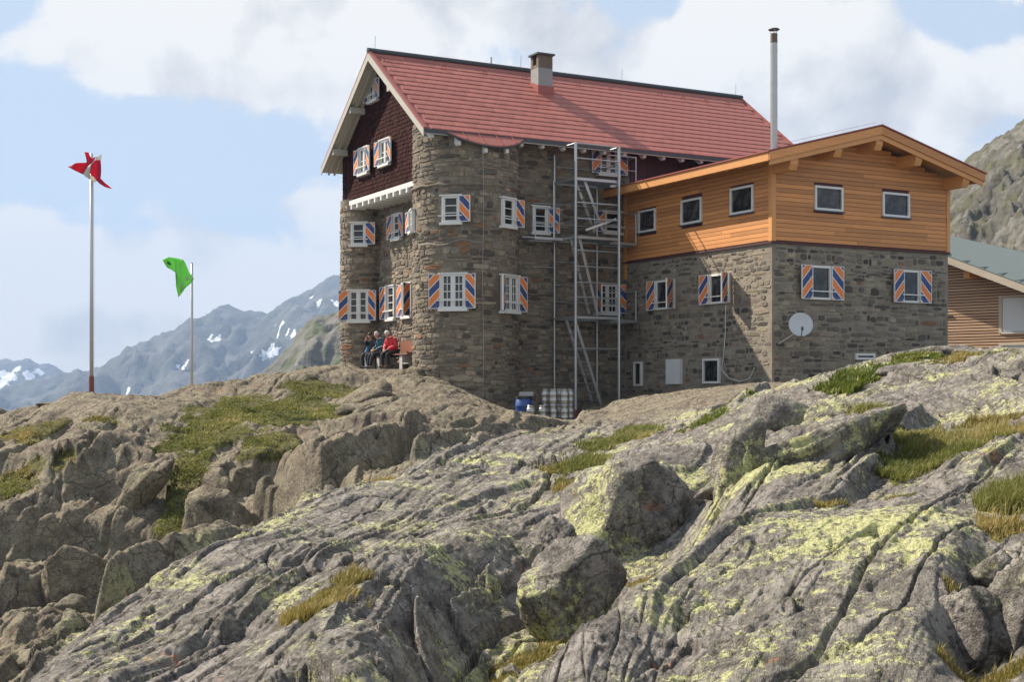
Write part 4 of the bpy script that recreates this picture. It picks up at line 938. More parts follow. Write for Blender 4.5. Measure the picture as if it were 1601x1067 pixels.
def right_win(px0, px1, py0, py1, hl=True, **kw):
    P = to_local(plane_hit(px0, (py0 + py1) / 2, VX, AV0)); Q = to_local(plane_hit(px1, (py0 + py1) / 2, VX, AV0)); c = (P[0] + Q[0]) / 2; w = abs(P[0] - Q[0]); pm = (px0 + px1) / 2
    z0 = to_local(plane_hit(pm, py1, VX, AV0))[2]; z1 = to_local(plane_hit(pm, py0, VX, AV0))[2]; s_ = c - (AU0 - U0)
    if hl: hol2.append((s_ - w / 2 - 0.05, s_ + w / 2 + 0.05, z0 - 0.08, z1 + 0.05))
    return make_window(annex, (c, AV0 - V0, z0), (0, -1), w, z1 - z0, **kw)
K1 = dict(cols=1, rows=1, lintel=False, sill=False)
for a in ((1028, 1056, 438, 484), (1112, 1142, 428, 475)): left_win(*a, left=2, right=60, sw=0.48, **{**K1, 'bar': True})
for a in ((1266, 1297, 416, 469), (1409, 1435, 423, 474)): right_win(*a, left=4, right=4, sw=0.46, **{**K1, 'bar': True})
left_win(993, 1005, 566, 604, bar=False, **K1)
left_win(1101, 1127, 561, 600, bar=False, **K1)
wz = left_win(1045, 1067, 562, 601, bar=False, **K1)
MB().box(-0.41, 0.0, -0.115, -0.09, 0.0, 0.83).box(0.008, 0.41, -0.115, -0.09, 0.0, 0.83).build('shutter', 'grey_board', wz)
cw_ = right_win(1336, 1366, 553, 563, bar=False, **K1)

def board_bands(path_fn, width, z0, ztop, holes_, gables, seed, bh=0.135):
    """horizontal boards across a face; boards break round windows and end at butt joints"""
    r_ = random.Random(seed); z = z0; out = []
    while z < ztop(width / 2) or z < max(ztop(0), ztop(width)):
        segs = [(0.0, width)]
        if gables:
            lo = [x for x in np.linspace(0, width, 120) if ztop(x) > z + bh]
            if not lo: break
            segs = [(lo[0], lo[-1])]
        for h0, h1, a, b in holes_:
            if z + bh > a and z < b:
                segs = [p for s0, s1 in segs for p in ((s0, min(s1, h0)), (max(s0, h1), s1)) if p[1] - p[0] > 0.03]
        for s0, s1 in segs:
            x = s0
            while x < s1 - 0.05:
                e = min(s1, x + r_.uniform(2.4, 4.6)); 
                if s1 - e < 0.5: e = s1
                out.append((x + 0.002, e - 0.002, z, z + bh - 0.012, r_.uniform(0, 0.006))); x = e
        z += bh
    return out
def build_annex():
    for p_, h_, o_, sd_ in ((annex_path, hol1, 'stone_wall', 41), (annex_path2, hol2, 'stone_wall', 42)):
        b = MB()
        for (x, y) in p_.p: b.v += [(x, y, -1.5), (x, y, SILLZ)]
        for i in range(len(p_.p) - 1): b.f.append((2 * i, 2 * i + 2, 2 * i + 3, 2 * i + 1)); b.mi.append(0)
        w = b.build(o_, 'mortar_new', annex)
        st = lay_stones(p_, 0.02, p_.L - 0.02, -0.6, SILLZ - 0.08, h_, PAL_NEW, sd_, mw=0.28, hmin=0.09, hmax=0.20, gap=0.032, proud=(0.006, 0.02), drop=0.05)
        # flat arches of upright stones over the openings
        r_ = random.Random(sd_ + 9)
        set_stones(st, w, (U0, V0), 150)
    # larch storey core
    core = MB().prism([lp(AU0 + .02, AV0 + .02, SILLZ), lp(AU1 - .02, AV0 + .02, SILLZ), lp(AU1 - .02, AV0 + .02, 6.8), lp(30.8, AV0 + .02, 7.75), lp(AU0 + .02, AV0 + .02, 6.8)], (0, 8.2, 0)).build('storey_core', 'dark_red_wood', annex)
    zt = lambda x: 7.05 - 0.0
    lw = []
    for (a, b_, c, d) in ((1000, 1027, 328, 363), (1067, 1099, 311, 350), (1144, 1180, 292, 334)):
        o = left_win(a, b_, c, d, False, bar=False, **K1); v0 = o.location[1]; w = float(o.data.vertices[1].co.x - 0); ww = max(v.co.x for v in o.data.vertices)
        hh = max(v.co.z for v in o.data.vertices); s_ = (AV1 - V0) - v0; lw.append((s_ - ww - .01, s_ + ww + .01, o.location[2] - .01, o.location[2] + hh + .01))
        MB().box(-ww - .03, ww + .03, -0.12, 0.02, -0.05, -0.006).build('drip_sill', 'dark_metal', o)
    rw = []
    for (a, b_, c, d) in ((1272, 1316, 292, 330), (1378, 1420, 302, 340)):
        o = right_win(a, b_, c, d, False, bar=False, **K1); ww = max(v.co.x for v in o.data.vertices); hh = max(v.co.z for v in o.data.vertices); s_ = o.location[0] - (AU0 - U0)
        rw.append((s_ - ww - .01, s_ + ww + .01, o.location[2] - .01, o.location[2] + hh + .01)); MB().box(-ww - .03, ww + .03, -0.12, 0.02, -0.05, -0.006).build('drip_sill', 'dark_metal', o)
    for s0, s1, z0, z1, t in board_bands(None, AV1 - AV0, SILLZ + 0.05, zt, lw, False, 8):
        if z1 > 7.02: continue
        MB().box(AU0 - U0 - .03 - t, AU0 - U0 + .02, AV1 - V0 - s1, AV1 - V0 - s0, z0, z1).build('board', 'larch', annex)
    gz = lambda x: 6.98 + (1 - abs(x - 3.71) / 3.71) * 0.98
    for s0, s1, z0, z1, t in board_bands(None, AU1 - AU0, SILLZ + 0.05, gz, rw, True, 9):
        MB().box(AU0 - U0 + s0, AU0 - U0 + s1, AV0 - V0 - .03 - t, AV0 - V0 + .02, z0, z1).build('board', 'larch', annex)
    # corner boards and dark drip strip
    MB().box(*sum([[p, q] for p, q in zip(lp(AU0 - .055, AV0 - .055, SILLZ + .02), lp(AU0 + .11, AV0 + .10, 6.95))], [])).build('corner_post', 'larch_beam', annex)
    MB().box(*sum([[p, q] for p, q in zip(lp(AU1 - .10, AV0 - .055, SILLZ + .02), lp(AU1 + .045, AV0 + .10, 6.95))], [])).build('corner_post', 'larch_beam', annex)
    MB().box(*sum([[p, q] for p, q in zip(lp(AU0 - .055, AV1 - .2, 3.9), lp(AU0 + .1, AV1 - .04, 7.0))], [])).build('corner_post', 'larch_beam', annex)
    MB().box(*sum([[p, q] for p, q in zip(lp(AU0 - .07, AV0 - .07, SILLZ - .05), lp(AU0 + .05, AV1 - .02, SILLZ + .018))], [])).build('drip_strip', 'dark_red_wood', annex)
    MB().box(*sum([[p, q] for p, q in zip(lp(AU0 + .052, AV0 - .07, SILLZ - .05), lp(AU1 + .05, AV0 + .05, SILLZ + .018))], [])).build('drip_strip', 'dark_red_wood', annex)
    # roof: verge plane 1 m proud of the gable, eave 0.9 m proud of the left wall
    ru0, ru1, rm, rz, ez, rv0, rv1 = 26.17, 35.15, 30.62, 8.20, 7.04, 32.09, 41.9
    k1 = (rz - ez) / (rm - ru0)
    roof = MB().prism([lp(ru0 + .03, rv0 + .04, ez - .12), lp(rm, rv0 + .04, rz - .12), lp(ru1 - .03, rv0 + .04, ez - .12), lp(ru1 - .03, rv0 + .04, ez - .02), lp(rm, rv0 + .04, rz - .02), lp(ru0 + .03, rv0 + .04, ez - .02)], (0, rv1 - rv0, 0)).build('roof', 'larch_beam', annex)
    MB().prism([lp(ru0 - .05, rv0 - .03, ez - .015), lp(rm, rv0 - .03, rz + .003), lp(ru1 + .05, rv0 - .03, ez - .015), lp(ru1 + .05, rv0 - .03, ez + .025), lp(rm, rv0 - .03, rz + .045), lp(ru0 - .05, rv0 - .03, ez + .025)], (0, rv1 - rv0, 0)).build('metal_roofing', 'red_trim', roof)
    # verge: upper and lower fascia boards
    for sgn, ue in ((-1, ru0), (1, ru1)):
        MB().prism([lp(ue, rv0, ez - .26), lp(rm, rv0, rz - .26), lp(rm, rv0, rz - .018), lp(ue, rv0, ez - .018)], (0, .04, 0)).build('verge_board', 'larch', roof)
        MB().prism([lp(ue - sgn * .06, rv0 + .045, ez - .40), lp(rm, rv0 + .045, rz - .42), lp(rm, rv0 + .045, rz - .22), lp(ue - sgn * .06, rv0 + .045, ez - .20)], (0, .05, 0)).build('verge_rafter', 'larch_beam', roof)
    MB().box(*sum([[p, q] for p, q in zip(lp(ru0 - .01, rv0 + .045, ez - .27), lp(ru0 + .03, rv1 - .6, ez - .02))], [])).build('eave_fascia', 'larch_beam', roof)
    MB().box(*sum([[p, q] for p, q in zip(lp(ru1 - .03, rv0 + .045, ez - .27), lp(ru1 + .01, rv1 - .6, ez - .02))], [])).build('eave_fascia', 'larch_beam', roof)
    for k in range(14):
        v_ = rv0 + 0.75 + k * 0.66
        if v_ > 41.0: break
        MB().prism([lp(ru0 + .05, v_, ez - .30), lp(AU0 + .2, v_, ez - .30 + k1 * 1.1), lp(AU0 + .2, v_, ez - .13 + k1 * 1.1), lp(ru0 + .05, v_, ez - .13)], (0, .11, 0)).build('rafter', 'larch_beam', roof)
    # purlins reaching out through the gable
    for uu, zc, hw in ((AU0 + .12, 6.78, .15), (28.95, 7.31, .14), (rm, 7.66, .14), (32.3, 7.31, .14), (AU1 - .1, 6.78, .15)):
        p_ = MB(); y0, y1 = rv0 + .10, AV0 + .25
        p_.prism([lp(uu - hw, y0, zc - .02), lp(uu - hw, y0 + .09, zc - .2), lp(uu - hw, y1, zc - .2), lp(uu - hw, y1, zc + .16), lp(uu - hw, y0, zc + .16)], (2 * hw, 0, 0)).build('purlin', 'larch_beam', roof)
    # steel flue through the roof
    P = to_local(plane_hit(1210, 235, UX, 29.3)); x, y = P[0], P[1]; zt_ = to_local(plane_hit(1210, 52, UX, 29.3))[2]
    fl = MB().tube([(x, y, 7.0), (x, y, zt_)], 0.115, 16).build('flue_pipe', 'steel', annex, smooth=False); smooth_by_angle(fl.data)
    for zz in (9.0, 10.1, 11.15): MB().tube([(x, y, zz - .025), (x, y, zz + .025)], 0.121, 16).build('band', 'steel', fl)
    MB().tube([(x, y, zt_ - .32), (x, y, zt_ - 0.02)], 0.117, 16).build('soot_ring', 'chimney_brown', fl)
    for k in range(3): a = k * 2.1; MB().bar((x + .1 * math.cos(a), y + .1 * math.sin(a), zt_ - .02), (x + .13 * math.cos(a), y + .13 * math.sin(a), zt_ + .14), .02, .01).build('cap_leg', 'steel', fl)
    MB().lathe([(0.02, 0.19), (0.17, 0.15), (0.19, 0.12), (0.18, 0.11), (0.02, 0.13)], 16, (x, y, zt_)).build('rain_cap', 'dark_metal', fl)
    # thin lightning wire on standoffs along the ridge
    MB().tube([lp(ru0 + 0.5 + k * .5, rv0 + .3, ez + .14 + (k * .5 + .5) * k1) for k in range(9)], 0.006, 4).build('lightning_conductor', 'cable', annex)
    # hidden right and rear walls
    MB().box(*sum([[p, q] for p, q in zip(lp(AU1 - .25, AV0 + .05, -1), lp(AU1, AV1, SILLZ))], [])).build('end_wall', 'mortar_new', annex)
    # power cable and its bracket on the left wall
    pts = [to_local(plane_hit(px, py, UX, AU0 - .05)) for px, py in ((1135, 478), (1134, 520), (1131, 560), (1128, 578), (1140, 592), (1158, 597), (1172, 592), (1180, 575))]
    MB().tube([tuple(p) for p in pts], 0.012, 5).build('cable', 'white_paint', annex)
build_annex()
def build_dish():
    c = to_local(plane_hit(1252, 508, VX, AV0 - 0.75)); d = thing('satellite_dish', 'round grey satellite dish on an arm at the annex corner', 'satellite dish', tuple(xyz(c[0] + U0, c[1] + V0, c[2])), 0)
    n_ = Vector((-0.10, -0.93, 0.36)).normalized(); q = n_.to_track_quat('Z', 'Y'); b = MB(); N_ = 28; rings = 6; rr = 0.39
    for side in (0, 1):
        o = len(b.v)
        for i in range(rings + 1):
            r_ = rr * i / rings; h = 0.075 * (r_ / rr) ** 2 - 0.05 - side * 0.012
            for k in range(N_):
                t = 2 * math.pi * k / N_; b.v.append(tuple(q @ Vector((r_ * math.cos(t) * 0.93, r_ * math.sin(t), h))))
        for i in range(rings):
            for k in range(N_): k2 = (k + 1) % N_; b.f.append((o + i * N_ + k, o + i * N_ + k2, o + (i + 1) * N_ + k2, o + (i + 1) * N_ + k)); b.mi.append(0)
    b.build('reflector', 'dish_grey', d, smooth=True)
    w = xyz(AU0 + 0.05, AV0, 2.02) - np.array(d.location); w = Vector(at(1213, 540, 0) if False else plane_hit(1216, 538, VX, AV0)) - Vector(d.location)
    MB().tube([q @ Vector((0, -.05, -.07)), q @ Vector((-.02, -.1, -.22)), Vector(w) + Vector((0.02, -0.02, 0))], 0.022, 8).build('wall_arm', 'galvanised', d)
    MB().tube([q @ Vector((0, -rr * .95, 0.02)), q @ Vector((0, -rr * .8, 0.36))], 0.014, 6).build('feed_arm', 'dark_metal', d)
    MB().tube([q @ Vector((0, -rr * .84, 0.33)), q @ Vector((0, -rr * .62, 0.40))], 0.035, 8).build('receiver', 'dark_metal', d)
build_dish()

# ================================================================== the slatted hut on the right
def build_hut():
    D = 62.0; O = at(1484, 585, D); ang = R(-45)       # the gable front turns to the left, into the sun
    hut = thing('slatted_hut', 'low hut of grey larch slats with a dull grey metal roof', 'building', tuple(O), ang)
    sc = D / F; W_ = 6.2; Hh = 4.6
    def gz(x): return 5.22 - 0.417 * x
    def bz(x): return 5.63 - 0.227 * x
    core = MB().prism([(-1.5, .03, -1), (W_, .03, -1), (W_, .03, gz(W_) - .1), (-1.5, .03, gz(-1.5) - .1)], (0, 5, 0)).build('wall_core', 'dark_red_wood', hut)
    op = [(2.38, 6.3, 1.80, 3.32), (2.38, 6.3, -1, 1.22)]; z = 0.0; k = 0; r_ = random.Random(4)
    while z < 5.6:
        x1 = min(W_, (5.10 - z) / 0.417); segs = [(-1.5, x1)]
        for a, b_, c, d in op:
            if z + .1 > c and z < d: segs = [(-1.5, min(a, x1))]
        for a, b_ in segs:
            if b_ > a: MB().box(a, b_, -0.02 - r_.uniform(0, .012), 0.028, z, z + 0.085).build('slat', 'grey_larch', hut)
        z += 0.128
    MB().box(2.36, 2.50, -.06, .03, 1.76, 3.42).box(2.50, 6.3, -.06, .03, 3.32, 3.42).build('window_frame', 'pale_larch', hut)
    MB().box(2.52, 6.3, -.035, .02, 1.82, 3.30).build('white_panel', 'panel_white', hut)
    MB().box(2.5, 6.3, -.08, .02, 1.74, 1.80).build('sill', 'white_paint', hut)
    MB().box(2.36, 2.50, -.06, .03, -1, 1.22).box(2.36, 6.3, -.06, .03, 1.22, 1.34).build('door_frame', 'pale_larch', hut)
    MB().box(2.5, 6.3, -.02, .02, -1, 1.2).build('door', 'panel_white', hut); MB().box(3.0, 3.9, -.03, .0, -.6, 1.0).build('door_glass', 'glass', hut)
    rf = MB().prism([(-7, -1.1, gz(-7) + .16), (W_ + .5, -1.1, gz(W_ + .5) + .16), (W_ + .5, 7, bz(W_ + .5)), (-7, 7, bz(-7))], (0, 0, .06)).build('roof', 'grey_roof', hut)
    MB().prism([(-7, -1.14, gz(-7) - .14), (W_ + .5, -1.14, gz(W_ + .5) - .14), (W_ + .5, -1.14, gz(W_ + .5) + .158), (-7, -1.14, gz(-7) + .158)], (0, .04, 0)).build('verge_board', 'pale_larch', rf)
    MB().box(1.15, 1.42, -0.9, .02, gz(1.3) - .45, gz(1.3) - .10).build('purlin_end', 'larch_beam', rf)
    for k in range(16): x = -6 + k * .8; MB().bar((x, -1.1, gz(x) + .235), (x, 6.9, bz(x) + .07), .03, .03).build('seam', 'grey_roof', rf)
    MB().bar((-.35, -.05, 2.6), (.2, -.05, 2.6), .05, .05).build('pipe_stub', 'dark_metal', hut)
build_hut()
# ================================================================== fire escape
def build_escape():
    g0 = xyz(24.98, 40.44, -0.9); fe = thing('fire_escape', 'galvanised steel fire escape tower with steep ladders against the lodge', 'fire escape', tuple(g0), HROT)
    def q(u_, v_, z_): return (u_ - 24.98, v_ - 40.44, z_ + 0.9)
    uL, uR, vF, vB = 24.11, 25.85, 39.73, 41.15
    def tube(name, a, b, r=0.026, n=6, m_='galvanised'): return MB().tube([q(*a), q(*b)], r, n).build(name, m_, fe)
    post = tube('post', (uL, vF, -0.75), (uL, vF, 8.33), 0.05, 8); tube('post', (uR, vF, -1.0), (uR, vF, 8.33), 0.05, 8)
    tube('post', (uL, vB, -1.1), (uL, vB, 8.1), 0.036, 8); tube('post', (uR, vB, -1.0), (uR, vB, 7.2), 0.036, 8)
    MB().tube([q(uL, vF, -1.35), q(uL, vF, -0.72)], 0.085, 12).build('red_foot', 'rust_red', fe)
    for z_ in (8.30, 7.80, 6.30, 5.76, 4.68, 4.14, 3.60, 3.10, 1.36): tube('rail', (uL, vF, z_), (uR, vF, z_), 0.027)
    for z_ in (8.30, 7.1, 5.1, 2.4, 0.2): tube('side_rail', (uL, vF, z_), (uL, vB, z_), 0.020)
    for z_ in (8.30, 7.1, 5.1, 2.4): tube('side_rail', (uR, vF, z_), (uR, vB, z_), 0.020)
    for z_ in (7.7, 6.4, 5.7, 4.4, 3.6, 3.0, 1.36, 0.2): tube('back_rail', (uL, vB, z_), (uR, vB, z_), 0.016)
    for z_ in (7.7, 6.3, 5.7, 4.3, 3.0, 1.36): tube('side_rail', (uL, vF, z_), (uL, vB, z_), 0.015); tube('side_rail', (uR, vF, z_), (uR, vB, z_), 0.015)
    for z_ in (6.4, 4.2): tube('tie', (23.3, vB + .1, z_), (uL, vB, z_), .014)
    # landings of open grating, with their edge frames
    def landing(z_, u0, u1, v0, v1):
        pl = MB(); pl.box(*sum([[a, b] for a, b in zip(q(u0, v0, z_ - .09), q(u1, v0 + .045, z_))], [])).box(*sum([[a, b] for a, b in zip(q(u0, v1 - .045, z_ - .09), q(u1, v1, z_))], []))
        pl.box(*sum([[a, b] for a, b in zip(q(u0, v0 + .045, z_ - .09), q(u0 + .045, v1 - .045, z_))], [])).box(*sum([[a, b] for a, b in zip(q(u1 - .045, v0 + .045, z_ - .09), q(u1, v1 - .045, z_))], []))
        n = int((u1 - u0) / 0.06)
        for k in range(1, n): u_ = u0 + (u1 - u0) * k / n; pl.box(*sum([[a, b] for a, b in zip(q(u_ - .004, v0 + .045, z_ - .045), q(u_ + .004, v1 - .045, z_ - .004))], []))
        pl.build('landing', 'galvanised', fe)
    landing(7.16, uL - .02, uR + .02, vF + .05, vB); landing(7.10, uR + .03, 27.02, 40.35, vB + .05)
    landing(5.18, uL - .02, uR + .02, vF + .05, vB); landing(5.12, uR + .03, 27.02, 40.35, vB + .05); landing(5.16, 22.95, uL - .03, 40.5, vB + .05)
    landing(2.46, uL - .02, uR + .02, vF + .05, vB); landing(2.40, uR + .03, 27.02, 40.35, vB + .05)
    for zb, zs in ((7.1, (7.63, 8.12)), (5.12, (5.66, 6.15)), (2.40, (2.95, 3.42))):
        for u_ in (26.98,):
            tube('guard_post', (u_, 40.38, zb - .05), (u_, 40.38, zb + 1.05), 0.020)
        tube('guard_rail', (uR, 40.38, zb + 1.03), (26.98, 40.38, zb + 1.03), 0.018); tube('guard_rail', (uR, 40.38, zb + 0.55), (26.98, 40.38, zb + 0.55), 0.014)
        tube('guard_rail', (26.98, 40.38, zb + 1.03), (26.98, vB, zb + 1.03), 0.018)
    tube('guard_post', (23.0, 40.53, 5.12), (23.0, 40.53, 6.15), 0.020); tube('guard_post', (23.72, 40.53, 5.12), (23.72, 40.53, 7.1), 0.022)
    tube('guard_rail', (23.0, 40.53, 6.13), (uL, 40.53, 6.13), 0.018); tube('guard_rail', (23.0, 40.53, 5.66), (uL, 40.53, 5.66), 0.014)
    tube('bracket', (22.5, 40.55, 5.12), (23.0, 40.55, 5.12), 0.028)
    # three steep ladders
    for (x0, y0), (x1, y1) in (((914, 283), (943, 362)), ((905, 370), (934, 490)), ((897, 495), (942, 640))):
        A = uvz(plane_hit(x0, y0, VX, 39.95)); B = uvz(plane_hit(x1, y1, VX, 39.95))
        for v_ in (39.95, 40.5): MB().bar(q(A[0], v_, A[2]), q(B[0], v_, B[2]), 0.035, 0.10).build('stringer', 'galvanised', fe)
        n = max(5, int((A[2] - B[2]) / 0.27))
        for k in range(1, n):
            f = k / n; u_ = A[0] + (B[0] - A[0]) * f; z_ = A[2] + (B[2] - A[2]) * f; MB().bar(q(u_, 39.96, z_), q(u_, 40.49, z_), 0.10, 0.02).build('tread', 'galvanised', fe)
    # a loose plank across the middle landing
    A = uvz(plane_hit(915, 360, VX, 39.9)); B = uvz(plane_hit(962, 343, VX, 39.9)); MB().bar(q(A[0], 39.86, A[2]), q(B[0], 39.86, B[2]), .05, .07).build('handrail_board', 'white_paint', fe)
build_escape()

# ================================================================== kegs, barrel
def build_kegs():
    def keg_mesh(h, r):
        b = MB(); pr = [(r * .80, 0), (r * .86, .01), (r * .86, .05), (r * .82, .06), (r * .99, .09), (r, h * .28), (r * 1.04, h * .30), (r * 1.04, h * .34), (r, h * .36), (r, h * .62), (r * 1.04, h * .64), (r * 1.04, h * .68), (r, h * .70), (r * .99, h - .09), (r * .82, h - .06), (r * .86, h - .05), (r * .86, h - .01), (r * .80, h), (r * .76, h - .05), (r * .1, h - .05)]
        b.lathe(pr, 18); me = b.mesh('keg_body', 'steel'); smooth_by_angle(me, 35); return me
    body = keg_mesh(0.53, 0.135)
    valve = MB().lathe([(.03, .47), (.03, .515), (.018, .525), (.018, .50)], 10).mesh('valve', 'dark_metal')
    labs = [((834.5, 43.15, -1.18), 'single steel keg with raised ribs, leftmost in front of blue barrel'), ((853, 43.2, -1.18), 'single steel keg with raised ribs, second from the blue barrel'),
            ((869.8, 43.3, -1.2), 'steel keg at the bottom of the left tall stack'), ((869.8, 43.3, -0.665), 'steel keg on top of the left tall stack'),
            ((887.2, 43.2, -1.2), 'steel keg at the bottom of the right tall stack'), ((887.2, 43.2, -0.665), 'steel keg on top of the right tall stack, nearest the red post foot'),
            ((857.5, 43.75, -1.2), 'steel keg at the bottom of the rear stack behind single kegs'), ((857.5, 43.75, -0.665), 'steel keg on top of the rear stack behind single kegs'),
            ((879.5, 43.72, -0.665), 'steel keg half hidden between the two tall stacks'), ((895.5, 43.65, -0.665), 'steel keg peeping out right of the right tall stack')]
    for (px, D, z_), lab in labs:
        x = (px - 4.5 - CX) / F * D; k = thing('beer_keg', lab, 'keg', (x, D, z_ + .12), random.uniform(0, 6), 'beer kegs stacked by the lodge wall')
        link('body', body, k); link('valve', valve, k)
    for px in (879.5, 895.5):   # the kegs these two stand on
        D = 43.72 if px < 890 else 43.65; x = (px - 4.5 - CX) / F * D
        k = thing('beer_keg', 'steel keg mostly hidden at the foot of the ' + ('gap between the tall stacks' if px < 890 else 'right tall stack, behind it'), 'keg', (x, D, -1.08), 0.3, 'beer kegs stacked by the lodge wall'); link('body', body, k)
    D = 43.9; x = (819 - CX) / F * D; br = thing('plastic_barrel', 'blue plastic barrel beside the kegs', 'barrel', (x, D, -1.2), 0.2)
    b = MB().lathe([(.24, 0), (.27, .04), (.275, .25), (.285, .27), (.285, .32), (.275, .34), (.275, .6), (.285, .62), (.285, .67), (.275, .69), (.26, .86), (.22, .9)], 20).build('drum', 'blue_plastic', br); smooth_by_angle(b.data)
    MB().lathe([(.27, .88), (.28, .9), (.28, .95), (.2, .965), (.02, .965)], 20).build('lid', 'dark_plastic', br)
    D = 44.0; x = (824 - CX) / F * D; st = thing('stone_block', 'flat pale stone lying on top of the blue barrel', 'stone', (x - .02, D - .1, -0.235))
    MB().prism([(-.24, -.15, 0), (-.2, -.19, .0), (.2, -.17, 0), (.25, .1, 0), (.1, .18, 0), (-.2, .15, 0)], (0.02, 0.01, .13)).build('stone', 'concrete', st)
build_kegs()

# ================================================================== bench and three people
def skin_mesh(name, joints, edges, m_, parent, sub=2, smooth=True):
    """a limb skeleton (joint -> (point, radius)) grown into one continuous surface"""
    keys = list(joints); me = bpy.data.meshes.new(name); me.from_pydata([joints[k][0] for k in keys], [(keys.index(a), keys.index(b)) for a, b in edges], [])
    o = bpy.data.objects.new(name, me); COL.objects.link(o); o.parent = parent; md = o.modifiers.new('Skin', 'SKIN'); md.use_smooth_shade = True; md.branch_smoothing = 0.6
    for i, k in enumerate(keys):
        r = joints[k][1]; sv = me.skin_vertices[0].data[i]; sv.radius = r if isinstance(r, tuple) else (r, r); sv.use_root = (i == 0)
    sb = o.modifiers.new('Subdivision', 'SUBSURF'); sb.levels = sub; sb.render_levels = sub; me.materials.append(M[m_])
    return o
def ellipsoid(c, r, n=14, m=10, f=None):
    b = MB()
    for i in range(m + 1):
        for k in range(n):
            t = math.pi * i / m; p = 2 * math.pi * k / n; d = Vector((math.sin(t) * math.cos(p), math.sin(t) * math.sin(p), math.cos(t))); s_ = f(d) if f else 1.0
            b.v.append((c[0] + r[0] * d.x * s_, c[1] + r[1] * d.y * s_, c[2] + r[2] * d.z * s_))
    for i in range(m):
        for k in range(n): k2 = (k + 1) % n; b.f.append((i * n + k, (i + 1) * n + k, (i + 1) * n + k2, i * n + k2)); b.mi.append(0)
    return b
def seated(label, loc, face, lean, coat, hair, shoes, arms, legs, turn=0.0, bulk=1.0, side=0.0):
    """a sitting figure; forward is local -y"""
    p = thing('person', label, 'person', loc, face, None); L = lean
    pel, che, nec = (0, 0.02, 0.56), (side * .5, -0.06 - L * .5, 0.94), (side, -0.08 - L, 1.08)
    hd = (side, -0.13 - L * 1.15, 1.195)
    J = {'pelvis': (pel, .13), 'belly': ((side * .2, -.02 - L * .25, .72), (.135, .11)), 'chest': (che, (.16, .115)), 'neck': (nec, .055), 'head0': ((hd[0], hd[1], hd[2] - .04), .065), 'head1': ((hd[0], hd[1] - .01, hd[2] + .05), .085)}
    E_ = [('pelvis', 'belly'), ('belly', 'chest'), ('chest', 'neck'), ('neck', 'head0'), ('head0', 'head1')]
    for s_ in (-1, 1):
        a = arms[0 if s_ < 0 else 1]; l = legs[0 if s_ < 0 else 1]; k = str(s_)
        sh = (che[0] + s_ * .185, che[1] + .01, che[2] + .08)
        J['sh' + k] = (sh, .062); J['el' + k] = (a[0], .045); J['wr' + k] = (a[1], .030); J['kn' + k] = (l[0], .062); J['an' + k] = (l[1], .042); J['hip' + k] = ((s_ * .09, -.04, .54), .088)
        E_ += [('chest', 'sh' + k), ('sh' + k, 'el' + k), ('el' + k, 'wr' + k), ('pelvis', 'hip' + k), ('hip' + k, 'kn' + k), ('kn' + k, 'an' + k)]
    skin_mesh('body', {k: (v_[0], tuple(x * .93 for x in v_[1]) if isinstance(v_[1], tuple) else v_[1] * .93) for k, v_ in J.items()}, E_, 'skin', p)
    # coat: torso and sleeves, a little fuller than the body
    cj = {k: v_ for k, v_ in J.items() if k in ('pelvis', 'belly', 'chest', 'sh-1', 'sh1', 'el-1', 'el1')}
    for s_ in ('-1', '1'):
        a = Vector(J['el' + s_][0]); b = Vector(J['wr' + s_][0]); cj['cuff' + s_] = (tuple(a.lerp(b, .9)), .04)
    cj['collar'] = (tuple(Vector(nec) + Vector((0, .012, 0.0))), .08)
    fat = lambda r: tuple((x * 1.2 + .012) * bulk for x in r) if isinstance(r, tuple) else (r * 1.2 + .016) * bulk
    skin_mesh('jacket', {k: (v_[0], fat(v_[1])) for k, v_ in cj.items()}, [('pelvis', 'belly'), ('belly', 'chest'), ('chest', 'collar'), ('chest', 'sh-1'), ('chest', 'sh1'), ('sh-1', 'el-1'), ('sh1', 'el1'), ('el-1', 'cuff-1'), ('el1', 'cuff1')], coat, p)
    tj = {k: J[k] for k in ('pelvis', 'hip-1', 'hip1', 'kn-1', 'kn1', 'an-1', 'an1')}
    skin_mesh('trousers', {k: (v_[0], v_[1] * 1.1 + .012) for k, v_ in tj.items()}, [('pelvis', 'hip-1'), ('pelvis', 'hip1'), ('hip-1', 'kn-1'), ('hip1', 'kn1'), ('kn-1', 'an-1'), ('kn1', 'an1')], 'trousers', p)
    c, s2 = math.cos(turn), math.sin(turn)
    def rt(x, y, z_): return (hd[0] + x * c - y * s2, hd[1] + x * s2 + y * c, hd[2] + z_)
    # hair cap, nose, ears, eyes
    ellipsoid(rt(0, .022, .045), (.094, .102, .098), f=lambda d: 1.0 if d.y > -.25 or d.z > .45 else 0.86).build('hair', hair, p, True)
    fc = MB(); fc.add([rt(-.012, -.095, .0), rt(.012, -.095, .0), rt(0, -.125, -.015), rt(0, -.098, .045)], [(0, 1, 2), (1, 3, 2), (0, 2, 3)]); fc.build('nose', 'skin', p)
    for s_ in (-1, 1):
        ellipsoid(rt(s_ * .032, -.088, .03), (.012, .008, .008), 8, 6).build('eye', 'dark_plastic', p, True); ellipsoid(rt(s_ * .088, .0, .01), (.012, .022, .03), 8, 6).build('ear', 'skin', p, True)
    MB().add([rt(-.022, -.092, -.045), rt(.022, -.092, -.045), rt(.02, -.094, -.053), rt(-.02, -.094, -.053)], [(0, 1, 2, 3)]).build('mouth', 'boot_brown', p)
